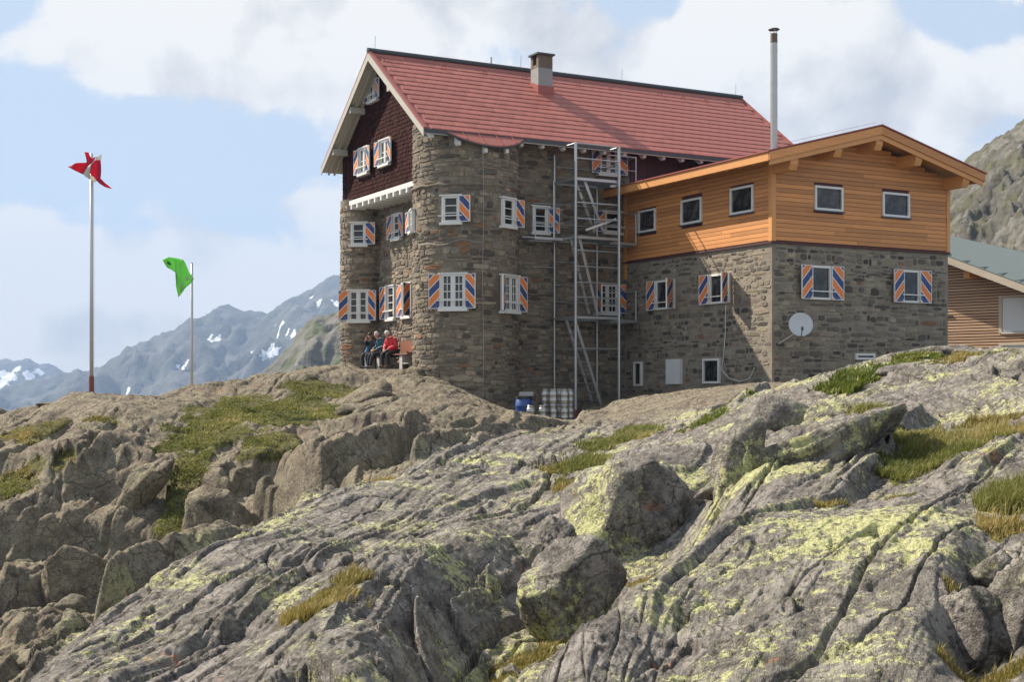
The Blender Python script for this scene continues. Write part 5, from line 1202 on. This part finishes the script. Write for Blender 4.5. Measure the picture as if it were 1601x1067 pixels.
    # hands with five fingers closed over what they rest on
    for i, s_ in enumerate((-1, 1)):
        w = Vector(arms[i][1]); d = (w - Vector(arms[i][0])).normalized(); sd_ = d.cross(Vector((0, 0, 1))).normalized(); dn = Vector((0, 0, -1)); jt = {'w': (tuple(w), .024), 'p': (tuple(w + d * .055), (.036, .018))}; ed = [('w', 'p')]
        for f in range(4):
            o_ = sd_ * (-.028 + .019 * f); ln = (.034, .04, .038, .03)[f]; a = w + d * .085 + o_; b = a + d * ln + dn * .012; e = b + d * ln * .5 + dn * .03
            for nm, q_, r_ in (('a', a, .0095), ('b', b, .009), ('c', e, .0075)): jt[nm + str(f)] = (tuple(q_), r_)
            ed += [('p', 'a' + str(f)), ('a' + str(f), 'b' + str(f)), ('b' + str(f), 'c' + str(f))]
        t0 = w + d * .035 + sd_ * (.038 * -s_); t1 = t0 + d * .035 + sd_ * (.012 * -s_) + dn * .012; jt['t0'] = (tuple(t0), .011); jt['t1'] = (tuple(t1), .009); ed += [('p', 't0'), ('t0', 't1')]
        skin_mesh('hand', jt, ed, 'skin', p, 1)
        l = Vector(legs[i][1]); fd = Vector((legs[i][2][0], legs[i][2][1], 0)).normalized(); sj = {'heel': (tuple(l + Vector((0, 0, -.03)) - fd * .02), .045), 'ball': (tuple(l + fd * .13 + Vector((0, 0, -.05))), (.046, .034)), 'toe': (tuple(l + fd * .2 + Vector((0, 0, -.055))), .03), 'shaft': (tuple(l + Vector((0, 0, .05))), .05)}
        skin_mesh('shoe', sj, [('heel', 'ball'), ('ball', 'toe'), ('heel', 'shaft')], shoes, p, 1)
    return p
def build_people():
    zf = 0.74; seat = MB(); A = plane_hit(566, 555, UX, 19.80); B = plane_hit(642, 549, UX, 19.80)
    a, b = uvz(A), uvz(B); c = xyz(19.9, (a[1] + b[1]) / 2, zf); L_ = (a[1] - b[1]) / 2
    bench = thing('wooden_bench', 'brown plank bench against the lodge wall between the round towers', 'bench', tuple(c), HROT)
    for k in range(3): MB().box(-.25 + k * .155, -.25 + k * .155 + .145, -L_, L_, .45, .49).build('seat_plank', 'brown_wood', bench)
    for y in (-L_ * .72, L_ * .2, L_ * .75): MB().box(-.2, .15, y - .12, y + .12, -.3, .446).build('stone_support', 'concrete', bench)
    MB().box(.2, .235, -L_, -L_ * .3, .55, .95).build('back_plank', 'brown_wood', bench)
    face = HROT - math.pi / 2          # forward (-y) looks out of the gable
    def spot(px, off=0.0):
        P = uvz(plane_hit(px, 552, UX, 19.85)); return tuple(xyz(19.85 + off, P[1], zf))
    dn = ((-.13, -.48, .50), (-.13, -.44, .08), (-.1, -1)), ((.12, -.47, .50), (.12, -.40, .08), (.1, -1))
    seated('person in dark jacket with blue pack, hands raised to mouth, leftmost on bench', spot(586), face + 0.25, .10, 'jacket_dark', 'hair_dark', 'dark_plastic', [((-.24, -.24, .86), (-.06, -.36, 1.06)), ((.24, -.22, .86), (.06, -.35, 1.04))], dn, 0.2)
    seated('grey-haired person in dark teal jacket, middle of the three on bench', spot(601), face + 0.15, .2, 'jacket_teal', 'hair_grey', 'dark_plastic', [((-.27, -.16, .78), (-.10, -.42, .68)), ((.26, -.18, .78), (.05, -.42, .66))], (((-.2, -.50, .50), (-.26, -.52, .08), (-.4, -1)), ((.02, -.50, .50), (-.08, -.55, .08), (-.3, -1))), -0.3)
    seated('white-haired person in red jacket and black trousers, rightmost on bench', spot(616.5), face + 0.35, .19, 'jacket_red', 'hair_white', 'boot_brown', [((-.28, -.15, .80), (-.10, -.40, .67)), ((.28, -.16, .78), (.06, -.42, .64))], dn, 0.3, 1.2, side=-.03)
    # small pack and the bowl by the bench
    P = spot(577, -.05); pk = thing('backpack', 'small blue backpack beside the leftmost person on the bench', 'backpack', (P[0], P[1], P[2] + .49), face)
    ellipsoid((0, 0, .17), (.14, .10, .19), f=lambda d: 1 + .06 * math.sin(5 * d.x)).build('bag', 'pack_blue', pk, True); MB().tube([(-.06, -.09, .3), (-.07, -.13, .18), (-.06, -.10, .05)], .018, 6).build('strap', 'dark_plastic', pk); ellipsoid((0, -.085, .13), (.09, .04, .08)).build('pocket', 'pack_blue', pk, True)
    P = uvz(plane_hit(634, 577, UX, 19.45)); bl = thing('metal_pail', 'small dark pail with a pale lid on the rock by the bench end', 'pail', tuple(xyz(19.45, P[1], P[2] - .05)))
    MB().lathe([(.09, 0), (.12, .2), (.125, .2), (.125, .22), (.11, .22)], 16).build('pail', 'dark_metal', bl, True); MB().lathe([(.13, .222), (.13, .235), (.05, .25), (.01, .25)], 16).build('lid', 'white_paint', bl)
build_people()

# ================================================================== flagpoles and flags
def cloth(name, px_poly, D, parent, m_, ripple, cuts=3, lift=0.0):
    """a piece of blown cloth from its outline, folded in depth"""
    bm = bmesh.new(); vs_ = [bm.verts.new(tuple(at(x, y, D))) for x, y in px_poly]
    bm.faces.new(vs_); bmesh.ops.triangulate(bm, faces=bm.faces[:])
    for _ in range(cuts): bmesh.ops.subdivide_edges(bm, edges=bm.edges[:], cuts=1, use_grid_fill=True); bmesh.ops.triangulate(bm, faces=bm.faces[:])
    P0 = Vector(parent.location)
    for v_ in bm.verts: v_.co.y += ripple(v_.co.x - P0.x, v_.co.z - P0.z) - lift; v_.co -= P0
    me = bpy.data.meshes.new(name); bm.to_mesh(me); bm.free(); me.polygons.foreach_set('use_smooth', [True] * len(me.polygons)); me.materials.append(M[m_])
    o = bpy.data.objects.new(name, me); COL.objects.link(o); o.parent = parent; md = o.modifiers.new('Thickness', 'SOLIDIFY'); md.thickness = 0.004; return o
def build_flags():
    D = 40.5; base = at(143, 624, D); zt = (HY - 240) * D / F
    p1 = thing('flagpole', 'tall metal flagpole on a rust-red foot carrying the red and white flag', 'flagpole', tuple(base))
    h = zt - base[2]; o = MB().tube([(0, 0, .6), (0, 0, h * .5), (0, 0, h)], [.056, .05, .042], 12).build('pole', 'pole_metal', p1, True)
    MB().tube([(0, 0, -.3), (0, 0, .66)], .075, 12).build('foot_tube', 'rust_red', p1)
    for k in range(4):
        a = k * math.pi / 2 + .4; c, s_ = math.cos(a), math.sin(a); MB().prism([(c * .06, s_ * .06, -.05), (c * .2, s_ * .2, -.05), (c * .06, s_ * .06, .25)], (-s_ * .015, c * .015, 0)).build('gusset', 'rust_red', p1)
    MB().box(-.2, .2, -.2, .2, -.3, -.052).build('base_plate', 'rust_red', p1)
    MB().tube([(.07, 0, .9), (.075, 0, h * .5), (.06, 0, h - .2)], .006, 5).build('halyard', 'cable', p1)
    fl = thing('flag', 'red and white flag blown round the top of the tall flagpole', 'flag', (base[0], base[1] - .12, zt))
    rp = lambda x, z_: .10 * math.sin(x * 5 + z_ * 3) + .05 * math.sin(x * 11 - z_ * 6 + 1) - .12
    k = lambda pts: [(80 + x / 10.667, 220 + y / 10.667) for x, y in pts]
    cloth('red_stripe', k([(270, 430), (350, 420), (430, 392), (540, 385), (612, 380), (640, 335), (600, 245), (590, 212), (640, 205), (668, 260), (692, 308), (725, 290), (760, 280), (745, 340), (705, 400), (640, 470), (600, 530), (550, 572), (470, 535), (380, 490)]), D, fl, 'cloth_red', rp)
    cloth('white_stripe', k([(552, 572), (602, 530), (642, 470), (707, 402), (722, 405), (700, 470), (660, 545), (700, 590), (770, 650), (790, 690), (760, 712), (690, 668), (620, 620)]), D, fl, 'cloth_white', rp, 3, .02)
    cloth('red_stripe', k([(724, 405), (748, 342), (762, 340), (840, 330), (818, 430), (800, 570), (850, 640), (930, 720), (1025, 803), (1000, 806), (940, 795), (850, 740), (792, 688), (740, 620), (662, 545), (702, 470)]), D, fl, 'cloth_red', rp)
    cloth('white_knot', k([(764, 338), (762, 282), (800, 262), (852, 235), (855, 290), (842, 328)]), D, fl, 'cloth_white', rp)
    D2 = 50.0; base = at(300, 616, D2); zt = (HY - 412.5) * D2 / F
    p2 = thing('flagpole', 'shorter plain grey flagpole behind the rock, carrying the green flag', 'flagpole', tuple(base)); h = zt - base[2]
    MB().tube([(0, 0, -1.2), (0, 0, h * .5), (0, 0, h)], [.05, .046, .042], 12).build('pole', 'pole_metal', p2, True)
    MB().lathe([(.04, h), (.05, h + .01), (.045, h + .03), (.01, h + .035)], 12).build('cap', 'pole_metal', p2)
    fl = thing('flag', 'bright green flag with small white lettering on the shorter flagpole', 'flag', (base[0], base[1] - .08, zt - .6))
    rp2 = lambda x, z_: .07 * math.sin(x * 6 + z_ * 5) + .03 * math.sin(x * 13 + 2) - .08
    k = lambda pts: [(240 + x / 11.85, 390 + y / 11.85) for x, y in pts]
    cloth('green_cloth', k([(175, 205), (290, 150), (420, 165), (540, 185), (580, 225), (600, 270), (665, 430), (715, 500), (752, 540), (700, 640), (640, 690), (590, 740), (465, 890), (435, 780), (415, 690), (455, 600), (462, 500), (430, 440), (350, 385), (260, 340)]), D2, fl, 'cloth_green', rp2)
    # unreadable white lettering along the lower edge, dark emblem at the far corner
    lt = [[(500, 735), (490, 690), (505, 680), (530, 720)], [(535, 700), (520, 668), (532, 660), (552, 690)], [(560, 668), (545, 628), (558, 618), (582, 655)], [(590, 640), (575, 610), (590, 602), (604, 630)], [(620, 600), (610, 520), (635, 505), (655, 520), (655, 570)]]
    for pg in lt: cloth('letter', k(pg), D2, fl, 'cloth_white', rp2, 1, .015)
    cloth('emblem', k([(262, 252), (284, 232), (318, 240), (350, 282), (346, 306), (318, 298), (288, 284)]), D2, fl, 'cloth_green_dark', rp2, 2, .012)
build_flags()

# ================================================================== boulders and loose stones
def boulder_mesh(seed, lichen, warm, faces=(), rough=1.0, sub=4):
    r_ = np.random.default_rng(seed); bm = bmesh.new(); bmesh.ops.create_icosphere(bm, subdivisions=sub + 1 if False else sub, radius=1.0)
    V = np.array([v_.co[:] for v_ in bm.verts]); n = r_.normal(size=(13, 3)); n /= np.linalg.norm(n, axis=1)[:, None]; d = r_.uniform(0.48, 0.78, 13)
    for (a_, b_, c_, d_) in faces: q_ = np.array([a_, b_, c_], float); n = np.vstack([n, q_ / np.linalg.norm(q_)]); d = np.append(d, d_)
    t = d[None] / np.maximum(V @ n.T, 0.05); k = 34.0
    rad = -np.log(np.exp(-k * np.minimum(t, 2)).sum(1) + np.exp(-k * 0.95)) / k
    rad = np.clip(rad, .35, 1.1)
    for f, a, s_ in ((1.6, .06, 1), (4.2, .035, 2), (10., .022, 3), (23, .012, 4), (50, .006, 5)):
        x = V[:, 0] * f + V[:, 2] * f * .7; y = V[:, 1] * f - V[:, 2] * f * .8 + seed
        rad += a * rough * (perlin(x, y, seed + s_) + .6 * ridged(x * .8 + 5, y * .8 + V[:, 2] * f, 1, seed + s_ + 9) - .3)
    for i, v_ in enumerate(bm.verts): v_.co = Vector(V[i] * rad[i])
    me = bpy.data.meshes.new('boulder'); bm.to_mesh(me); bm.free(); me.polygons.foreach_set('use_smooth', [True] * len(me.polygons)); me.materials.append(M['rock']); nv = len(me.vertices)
    for nm, val in (('lichen', lichen), ('warm', warm), ('turf', 0.0)): a = me.attributes.new(nm, 'FLOAT', 'POINT'); a.data.foreach_set('value', np.full(nv, val, dtype=np.float32))
    return me
def boulder(label, px, py, D, w, h, dep, rot=(0, 0, 0), seed=1, lichen=1.0, warm=0.0, name='boulder', group=None, faces=()):
    """px, py: the middle of the stone in the photograph; w, h, dep in metres"""
    o = bpy.data.objects.new(name, boulder_mesh(seed, lichen, warm, faces, sub=5 if D < 15 else 4)); COL.objects.link(o); o.location = tuple(at(px, py, D)); o.scale = (w / 1.45, dep / 1.45, h / 1.45); o.rotation_euler = tuple(R(a) for a in rot)
    tag(o, label, 'boulder' if name == 'boulder' else 'stone', group); return o
BOULDERS = [
    ('largest rounded boulder in the cleft, dark face with yellow lichen', 1010, 832, 14.2, 1.75, 1.72, 1.7, (0, -8, 0), 3, 1, 0, ((.42, -.88, .12, .30), (-.7, -.3, .62, .55))),
    ('second boulder in the cleft, in front and left of the largest one', 888, 936, 12.0, 0.86, 0.86, 0.9, (0, 6, 0), 5, 1, 0, ((.45, -.86, .15, .28), (-.5, -.5, .7, .5))),
    ('small grey stone wedged above the second cleft boulder', 868, 838, 12.6, 0.30, 0.30, 0.35, (0, 20, 10), 6, .7, 0),
    ('grey rounded boulder with smooth shaded face below the mossy shelf', 1226, 662, 16.8, 0.86, 0.72, 0.8, (0, -8, 20), 8, .6, 0),
    ('small grey boulder leaning on the right of the smooth one', 1300, 660, 16.3, 0.48, 0.50, 0.5, (0, -18, 5), 9, .9, 0),
    ('long lens-shaped slab with yellow lichen, tilted up to the right', 1258, 728, 13.4, 2.15, 0.52, 1.1, (-14, -27, 0), 11, 1, 0),
    ('upright lichen-covered slab at the left end of the lens-shaped slab', 1158, 745, 13.3, 0.46, 0.95, 0.6, (0, 18, 10), 12, 1, 0),
    ('dark boulder with a yellow cap in the lower right corner', 1513, 982, 7.5, 0.40, 0.50, 0.5, (0, -12, 20), 14, 1, 0),
    ('smooth grey boulder at the right edge beside the yellow-capped one', 1592, 970, 7.45, 0.42, 0.58, 0.5, (0, 8, -15), 15, .5, 0),
    ('squarish grey stone under the right-hand grass', 1562, 893, 8.1, 0.30, 0.24, 0.3, (0, -6, 10), 16, .4, 0),
    ('flat grey boulder on the skyline in front of the annex', 1470, 558, 21.2, 1.55, 0.42, 1.0, (0, -6, 0), 18, .3, .2),
    ('low lichen boulder between the mossy cushions', 1425, 592, 19.6, 1.0, 0.42, 0.8, (0, -8, 10), 19, .9, .1),
    ('pale broken block lying topmost among the stones in the gully', 116, 955, 26.8, 0.62, 0.48, 0.55, (0, 8, 20), 21, 0, .8),
    ('brown boulder left below the pale block in the gully', 72, 988, 25.2, 1.0, 0.75, 0.8, (0, -22, 0), 22, .1, 1, ((.35, -.9, .2, .34),)),
    ('reddish stone right below the pale block in the gully', 128, 1000, 24.5, 0.75, 0.55, 0.7, (0, -10, 0), 23, 0, 1, ((.35, -.9, .2, .34),)),
    ('grey stone cut by the left edge of the picture', 14, 997, 24.6, 0.6, 0.7, 0.6, (0, 10, 0), 24, .1, .7),
    ('flat slab stone lying lowest in the gully', 50, 1030, 22.8, 1.0, 0.4, 0.7, (0, -18, 0), 25, .1, .8),
    ('small red-brown stone beside the crest of the long slab', 105, 1040, 22.3, 0.55, 0.36, 0.5, (0, -25, 0), 26, 0, 1),
    ('large brown block standing at the foot of the left cliff', 250, 893, 29.3, 1.5, 1.1, 1.2, (0, -25, 0), 27, .1, 1, ((.35, -.9, .2, .34),)),
    ('broad brown block in shadow left of the standing block', 110, 915, 29.2, 1.5, 1.7, 1.2, (0, -15, 0), 28, .1, 1, ((.35, -.9, .2, .34),)),
    ('narrow slab leaning in the cleft of the left cliff', 222, 762, 31.7, 0.66, 2.3, 0.9, (0, 42, 0), 29, .2, 1),
    ('wedge of brown rock right of the leaning slab', 335, 815, 30.1, 1.2, 1.7, 1.0, (0, 15, 0), 30, .1, 1, ((.35, -.9, .2, .34),)),
    ('flat dark stone lying on the skyline left of the tall flagpole', 77, 634, 39.2, 0.62, 0.16, 0.4, (0, 0, 0), 31, 0, .9),
    ('pale rounded boulder on the meadow edge below the people', 578, 620, 39.5, 1.5, 0.6, 1.0, (0, -12, 0), 32, 0, 1),
    ('pale boulder in the meadow beside the round tower', 556, 643, 37.6, 0.9, 0.45, 0.8, (0, -8, 0), 33, 0, 1),
    ('brown rock mound at the right end of the knoll, before the kegs', 806, 680, 38.6, 1.6, 0.7, 1.2, (0, 12, 0), 34, .1, 1),
    ('small stone on the ledge above the upright lichen slab', 1162, 684, 17.4, 0.16, 0.14, 0.14, (0, 0, 0), 36, 0, .6)]
for lab, px, py, D, w, h, dep, rot, sd_, li, wa, *fc in BOULDERS:
    boulder(lab, px, py, D, w, h, dep, rot, sd_, li, wa, 'loose_stone' if w < 0.5 else 'boulder', None, fc[0] if fc else ())

# ================================================================== grass
def mk_grass(key, a_, b_, c_):
    m, nt, b = mat(key); T = NT(nt); t = T.attr('tint').outputs['Fac']; c = T.mix(T.ss(t, 0.0, 0.55), a_, b_); c = T.mix(T.ss(t, 0.55, 1.0), c, c_); T.link(c, b.inputs['Base Color']); b.inputs['Roughness'].default_value = 0.6
    tr = T.new('ShaderNodeBsdfTranslucent'); T.link(c, tr.inputs[0]); mx = T.new('ShaderNodeMixShader'); mx.inputs[0].default_value = 0.35; T.link(b.outputs[0], mx.inputs[1]); T.link(tr.outputs[0], mx.inputs[2]); T.link(mx.outputs[0], nt.nodes['Material Output'].inputs[0]); M[key] = m
mk_grass('grass_meadow', (0.09, 0.108, 0.018), (0.19, 0.195, 0.038), (0.40, 0.33, 0.13)); mk_grass('grass_dry', (0.12, 0.11, 0.022), (0.30, 0.24, 0.06), (0.50, 0.37, 0.16)); mk_grass('grass_moss', (0.08, 0.11, 0.012), (0.15, 0.18, 0.022), (0.24, 0.22, 0.05))
def build_grass():
    r_ = np.random.default_rng(5)
    for kind, label in (('meadow', 'green alpine grass in the hollows between the rocks'), ('dry', 'yellowed grass tufts growing in cracks of the rock'), ('moss', 'bright green moss cushions on the upper shelf')):
        VS, FS, TT, off = [], [], [], 0
        for px, py, D, rx, ry, h, k in TURF:
            if k != kind: continue
            c = at(px, py, D); n = int(min(14000, max(300, math.pi * rx * ry * 12000 * (10 / D) ** 2)))
            if kind == 'moss': n = int(n * 1.4)
            # blades grow in tussocks
            nt_ = max(6, n // 45); tx = c[0] + r_.normal(0, .55, nt_) * rx; ty = c[1] + r_.normal(0, .55, nt_) * ry; ti = r_.integers(0, nt_, n)
            sp = 0.05 * max(1, D / 14); X = tx[ti] + r_.normal(0, sp, n); Y = ty[ti] + r_.normal(0, sp, n)
            w = turf_weight(X, Y); keep = w > 0.35; X, Y, ti = X[keep], Y[keep], ti[keep]; n = len(X)
            if not n: continue
            Z = rock_height(X, Y) - 0.01; lf = fbm(X * 0.9, Y * 0.9, 3, 31); hh = h * r_.uniform(0.45, 1.15, n) * (0.55 + 0.9 * r_.random(nt_))[ti] * np.clip(1 + 1.6 * lf, .35, 1.7); wd = (0.0034 if kind != 'moss' else 0.008) * max(1, D / 9) * r_.uniform(.7, 1.3, n)
            a = r_.uniform(0, 2 * math.pi, n); ox, oy = X - tx[ti], Y - ty[ti]; l = np.hypot(ox, oy) + 1e-6; bx = ox / l * .6 + np.cos(a) * .6 + .35; by = oy / l * .6 + np.sin(a) * .6
            b1 = hh * .28; b2 = hh * r_.uniform(.35, .95, n); sx, sy = -np.sin(a) * wd, np.cos(a) * wd
            P = np.stack([np.stack([X - sx, Y - sy, Z], 1), np.stack([X + sx, Y + sy, Z], 1), np.stack([X + bx * b1 + sx * .7, Y + by * b1 + sy * .7, Z + hh * .6], 1), np.stack([X + bx * b1 - sx * .7, Y + by * b1 - sy * .7, Z + hh * .6], 1), np.stack([X + bx * b2, Y + by * b2, Z + hh * .93], 1)], 1)
            VS.append(P.reshape(-1, 3)); idx = np.arange(n)[:, None] * 5 + off; FS += [tuple(q) for q in (idx + np.array([[0, 1, 2, 3]])).tolist()] + [tuple(q) for q in (idx + np.array([[3, 2, 4]])).tolist()]
            off += 5 * n; tt = np.clip(0.42 + .20 * r_.normal(size=n) + .35 * (r_.random(nt_) - .5)[ti] + 0.75 * fbm(X * 0.6 + 9, Y * 0.6, 3, 33), 0, 1); TT.append(np.repeat(tt, 5))
        me = bpy.data.meshes.new('grass'); me.from_pydata(np.concatenate(VS).tolist(), [], FS); at_ = me.attributes.new('tint', 'FLOAT', 'POINT'); at_.data.foreach_set('value', np.concatenate(TT).astype(np.float32)); me.materials.append(M['grass_' + kind])
        o = bpy.data.objects.new({'meadow': 'alpine_grass', 'dry': 'dry_grass', 'moss': 'moss'}[kind], me); COL.objects.link(o); tag(o, label, 'grass' if kind != 'moss' else 'moss', None, 'stuff')
build_grass()

# ================================================================== far land
def mk_land(key, lo, hi, scale, snow=False, green=None):
    m, nt, b = mat(key); T = NT(nt); co = T.coord('Position'); n = T.noise(co, scale, 7, 0.65); n2 = T.noise(co, scale * 6, 5, 0.65); c = T.mix(T.ss(n, .35, .65), lo, hi)
    if green: c = T.mix(T.ss(T.noise(T.coord('Position', (1, 1, 1), (0, 0, 0), (31, 7, 2)), scale * 1.7, 6, .6), .46, .6), c, green)
    c = T.mix(T.ss(n2, .45, .7, 0, .55), c, tuple(x * .4 for x in lo))
    if snow: c = T.mix(T.ss(T.m('ADD', T.attr('snow').outputs['Fac'], T.m('MULTIPLY', T.m('SUBTRACT', n2, .5), 1.7)), .45, .55), c, (.8, .82, .85))
    T.link(c, b.inputs['Base Color']); b.inputs['Roughness'].default_value = .95; T.link(T.bump(n2, .9, 1.2 / scale * .05), b.inputs['Normal']); M[key] = m
mk_land('far_rock', (.03, .032, .034), (.105, .10, .092), .008, True, (.05, .058, .036)); mk_land('crag_rock', (.06, .06, .052), (.18, .172, .15), .05, False, (.07, .085, .036)); mk_land('slope_rock', (.055, .05, .042), (.15, .14, .118), .2, False, (.075, .072, .038))
def range_sheet(name, sky, Df, Dc, zfoot, matkey, amp, freq, cols=420, rows=110, px0=None, px1=None, snow=(), label='', seed=1, back=1.35, curve=1.0):
    sx = np.array([p[0] for p in sky], float); sy = np.array([p[1] for p in sky], float); px = np.linspace(px0 if px0 is not None else sx[0], px1 if px1 is not None else sx[-1], cols)
    t = np.concatenate([np.linspace(0, 1, rows), np.linspace(1, back, 14)[1:]]); PX, T_ = np.meshgrid(px, t); Y = Df + (Dc - Df) * T_
    crest = (HY - np.interp(PX, sx, sy)) / F * Dc; f = np.where(T_ <= 1, T_ ** curve, 1 - (T_ - 1) * 1.6); Z = zfoot + (crest - zfoot) * f; X = (PX - CX) / F * Dc * (0.75 + .25 * np.minimum(T_, 1.2))
    env = np.clip(T_, 0, 1) * (1.02 - np.clip(T_, 0, 1)) * 4 * .9 + .12
    Z = Z + amp * .10 * ridged(X * freq * 9, Y * freq * 3, 4, seed + 8) + amp * env * ridged(X * freq, Y * freq, 6, seed, .55) + amp * .25 * env * fbm(X * freq * 6, Y * freq * 6, 4, seed + 3); S = np.zeros_like(Z)
    for sxp, syp, w, h, an in snow:
        u_ = CX + F * X / Y - sxp; v_ = HY - F * Z / Y - syp; c, s_ = math.cos(R(an)), math.sin(R(an)); S = np.maximum(S, 1.25 - np.hypot((u_ * c + v_ * s_) / w, (-u_ * s_ + v_ * c) / h) * .75)
    S = np.clip(S, 0, 1); S[T_ > 1.02] = 0
    return tag(sheet(name, X, Y, Z, matkey, dict(snow=S)), label, None, None, 'structure')
range_sheet('mountain', [(-900, 560), (-300, 640), (-60, 640), (0, 630), (60, 607), (120, 592), (185, 580), (215, 558), (232, 545), (270, 525), (300, 516), (320, 503), (345, 494), (365, 491), (390, 497), (425, 498), (440, 488), (452, 478), (475, 466), (490, 458), (512, 446), (535, 440), (580, 436), (700, 440), (900, 470), (1400, 430), (2400, 400)], 1500, 3400, -330, 'far_rock', 105, .0034, 560, 120,
            snow=[(455, 521, 11, 5, -28), (427, 548, 16, 7, -12), (437, 508, 10, 3, -25), (335, 530, 14, 4, -10), (283, 568, 10, 5, 15), (527, 473, 12, 5, 35), (522, 492, 9, 2, 22), (393, 551, 5, 3, -20), (500, 470, 4, 2, 0), (497, 476, 5, 2, 20), (200, 616, 6, 4, 0), (487, 465, 3, 2, 0)], back=1.3, label='hazy blue mountain ridge with snow patches behind the flagpoles', seed=4)
range_sheet('snowy_mountain', [(-600, 560), (-200, 590), (-60, 575), (0, 574), (20, 570), (45, 569), (60, 575), (75, 573), (90, 580), (110, 588), (160, 600), (260, 640)], 3300, 4400, -350, 'far_rock', 110, .0018, 220, 80,
            snow=[(10, 588, 20, 7, 10), (45, 588, 10, 9, -20), (0, 603, 14, 9, 0), (62, 582, 9, 4, 30), (25, 578, 9, 3, -10)], label='distant snow-streaked mountains at the far left', seed=9, back=1.08)
range_sheet('crag', [(300, 700), (400, 604), (425, 585), (450, 560), (462, 543), (472, 525), (482, 511), (496, 503), (512, 505), (525, 500), (540, 488), (570, 465), (640, 440), (760, 430), (900, 500), (1000, 640)], 260, 430, -60, 'crag_rock', 16, .016, 300, 120, label='grey-green rocky crag beyond the hut', seed=14)
range_sheet('hillside', [(1250, 500), (1380, 400), (1440, 330), (1480, 290), (1500, 270), (1520, 248), (1535, 238), (1550, 222), (1565, 214), (1580, 205), (1601, 190), (1680, 140), (1900, 20), (2300, -100)], 84, 190, -2.0, 'slope_rock', 4.2, .11, 420, 220, label='steep stony hillside rising at the right edge', seed=21, curve=1.15)
gx = np.linspace(-5600, 5600, 40); GX, GY = np.meshgrid(gx, np.linspace(-900, 4900, 40)); tag(sheet('valley_floor', GX, GY, np.full_like(GX, -345.0) + 8 * fbm(GX * .001, GY * .001, 3, 2), 'far_rock', dict(snow=np.zeros_like(GX))), 'dark valley floor far below the hut', None, None, 'structure')

# ------------------------------------------------------------------ haze
def build_haze():
    x0, x1, y0, y1, z0, z1 = -5700, 5700, -950, 4950, -365, 520
    o = MB().box(x0, x1, y0, y1, z0, z1).build('haze', 'white_paint'); m = bpy.data.materials.new('haze_air'); m.use_nodes = True; nt = m.node_tree
    for n in list(nt.nodes): nt.nodes.remove(n)
    out = nt.nodes.new('ShaderNodeOutputMaterial'); pv = nt.nodes.new('ShaderNodeVolumePrincipled'); pv.inputs['Density'].default_value = HAZE; pv.inputs['Color'].default_value = (.48, .67, 1.0, 1); pv.inputs['Anisotropy'].default_value = 0.0
    nt.links.new(pv.outputs[0], out.inputs['Volume']); o.data.materials[0] = m; tag(o, 'thin pale blue air that veils the far mountains', 'haze', None, 'stuff')
HAZE = 0.00019
build_haze()
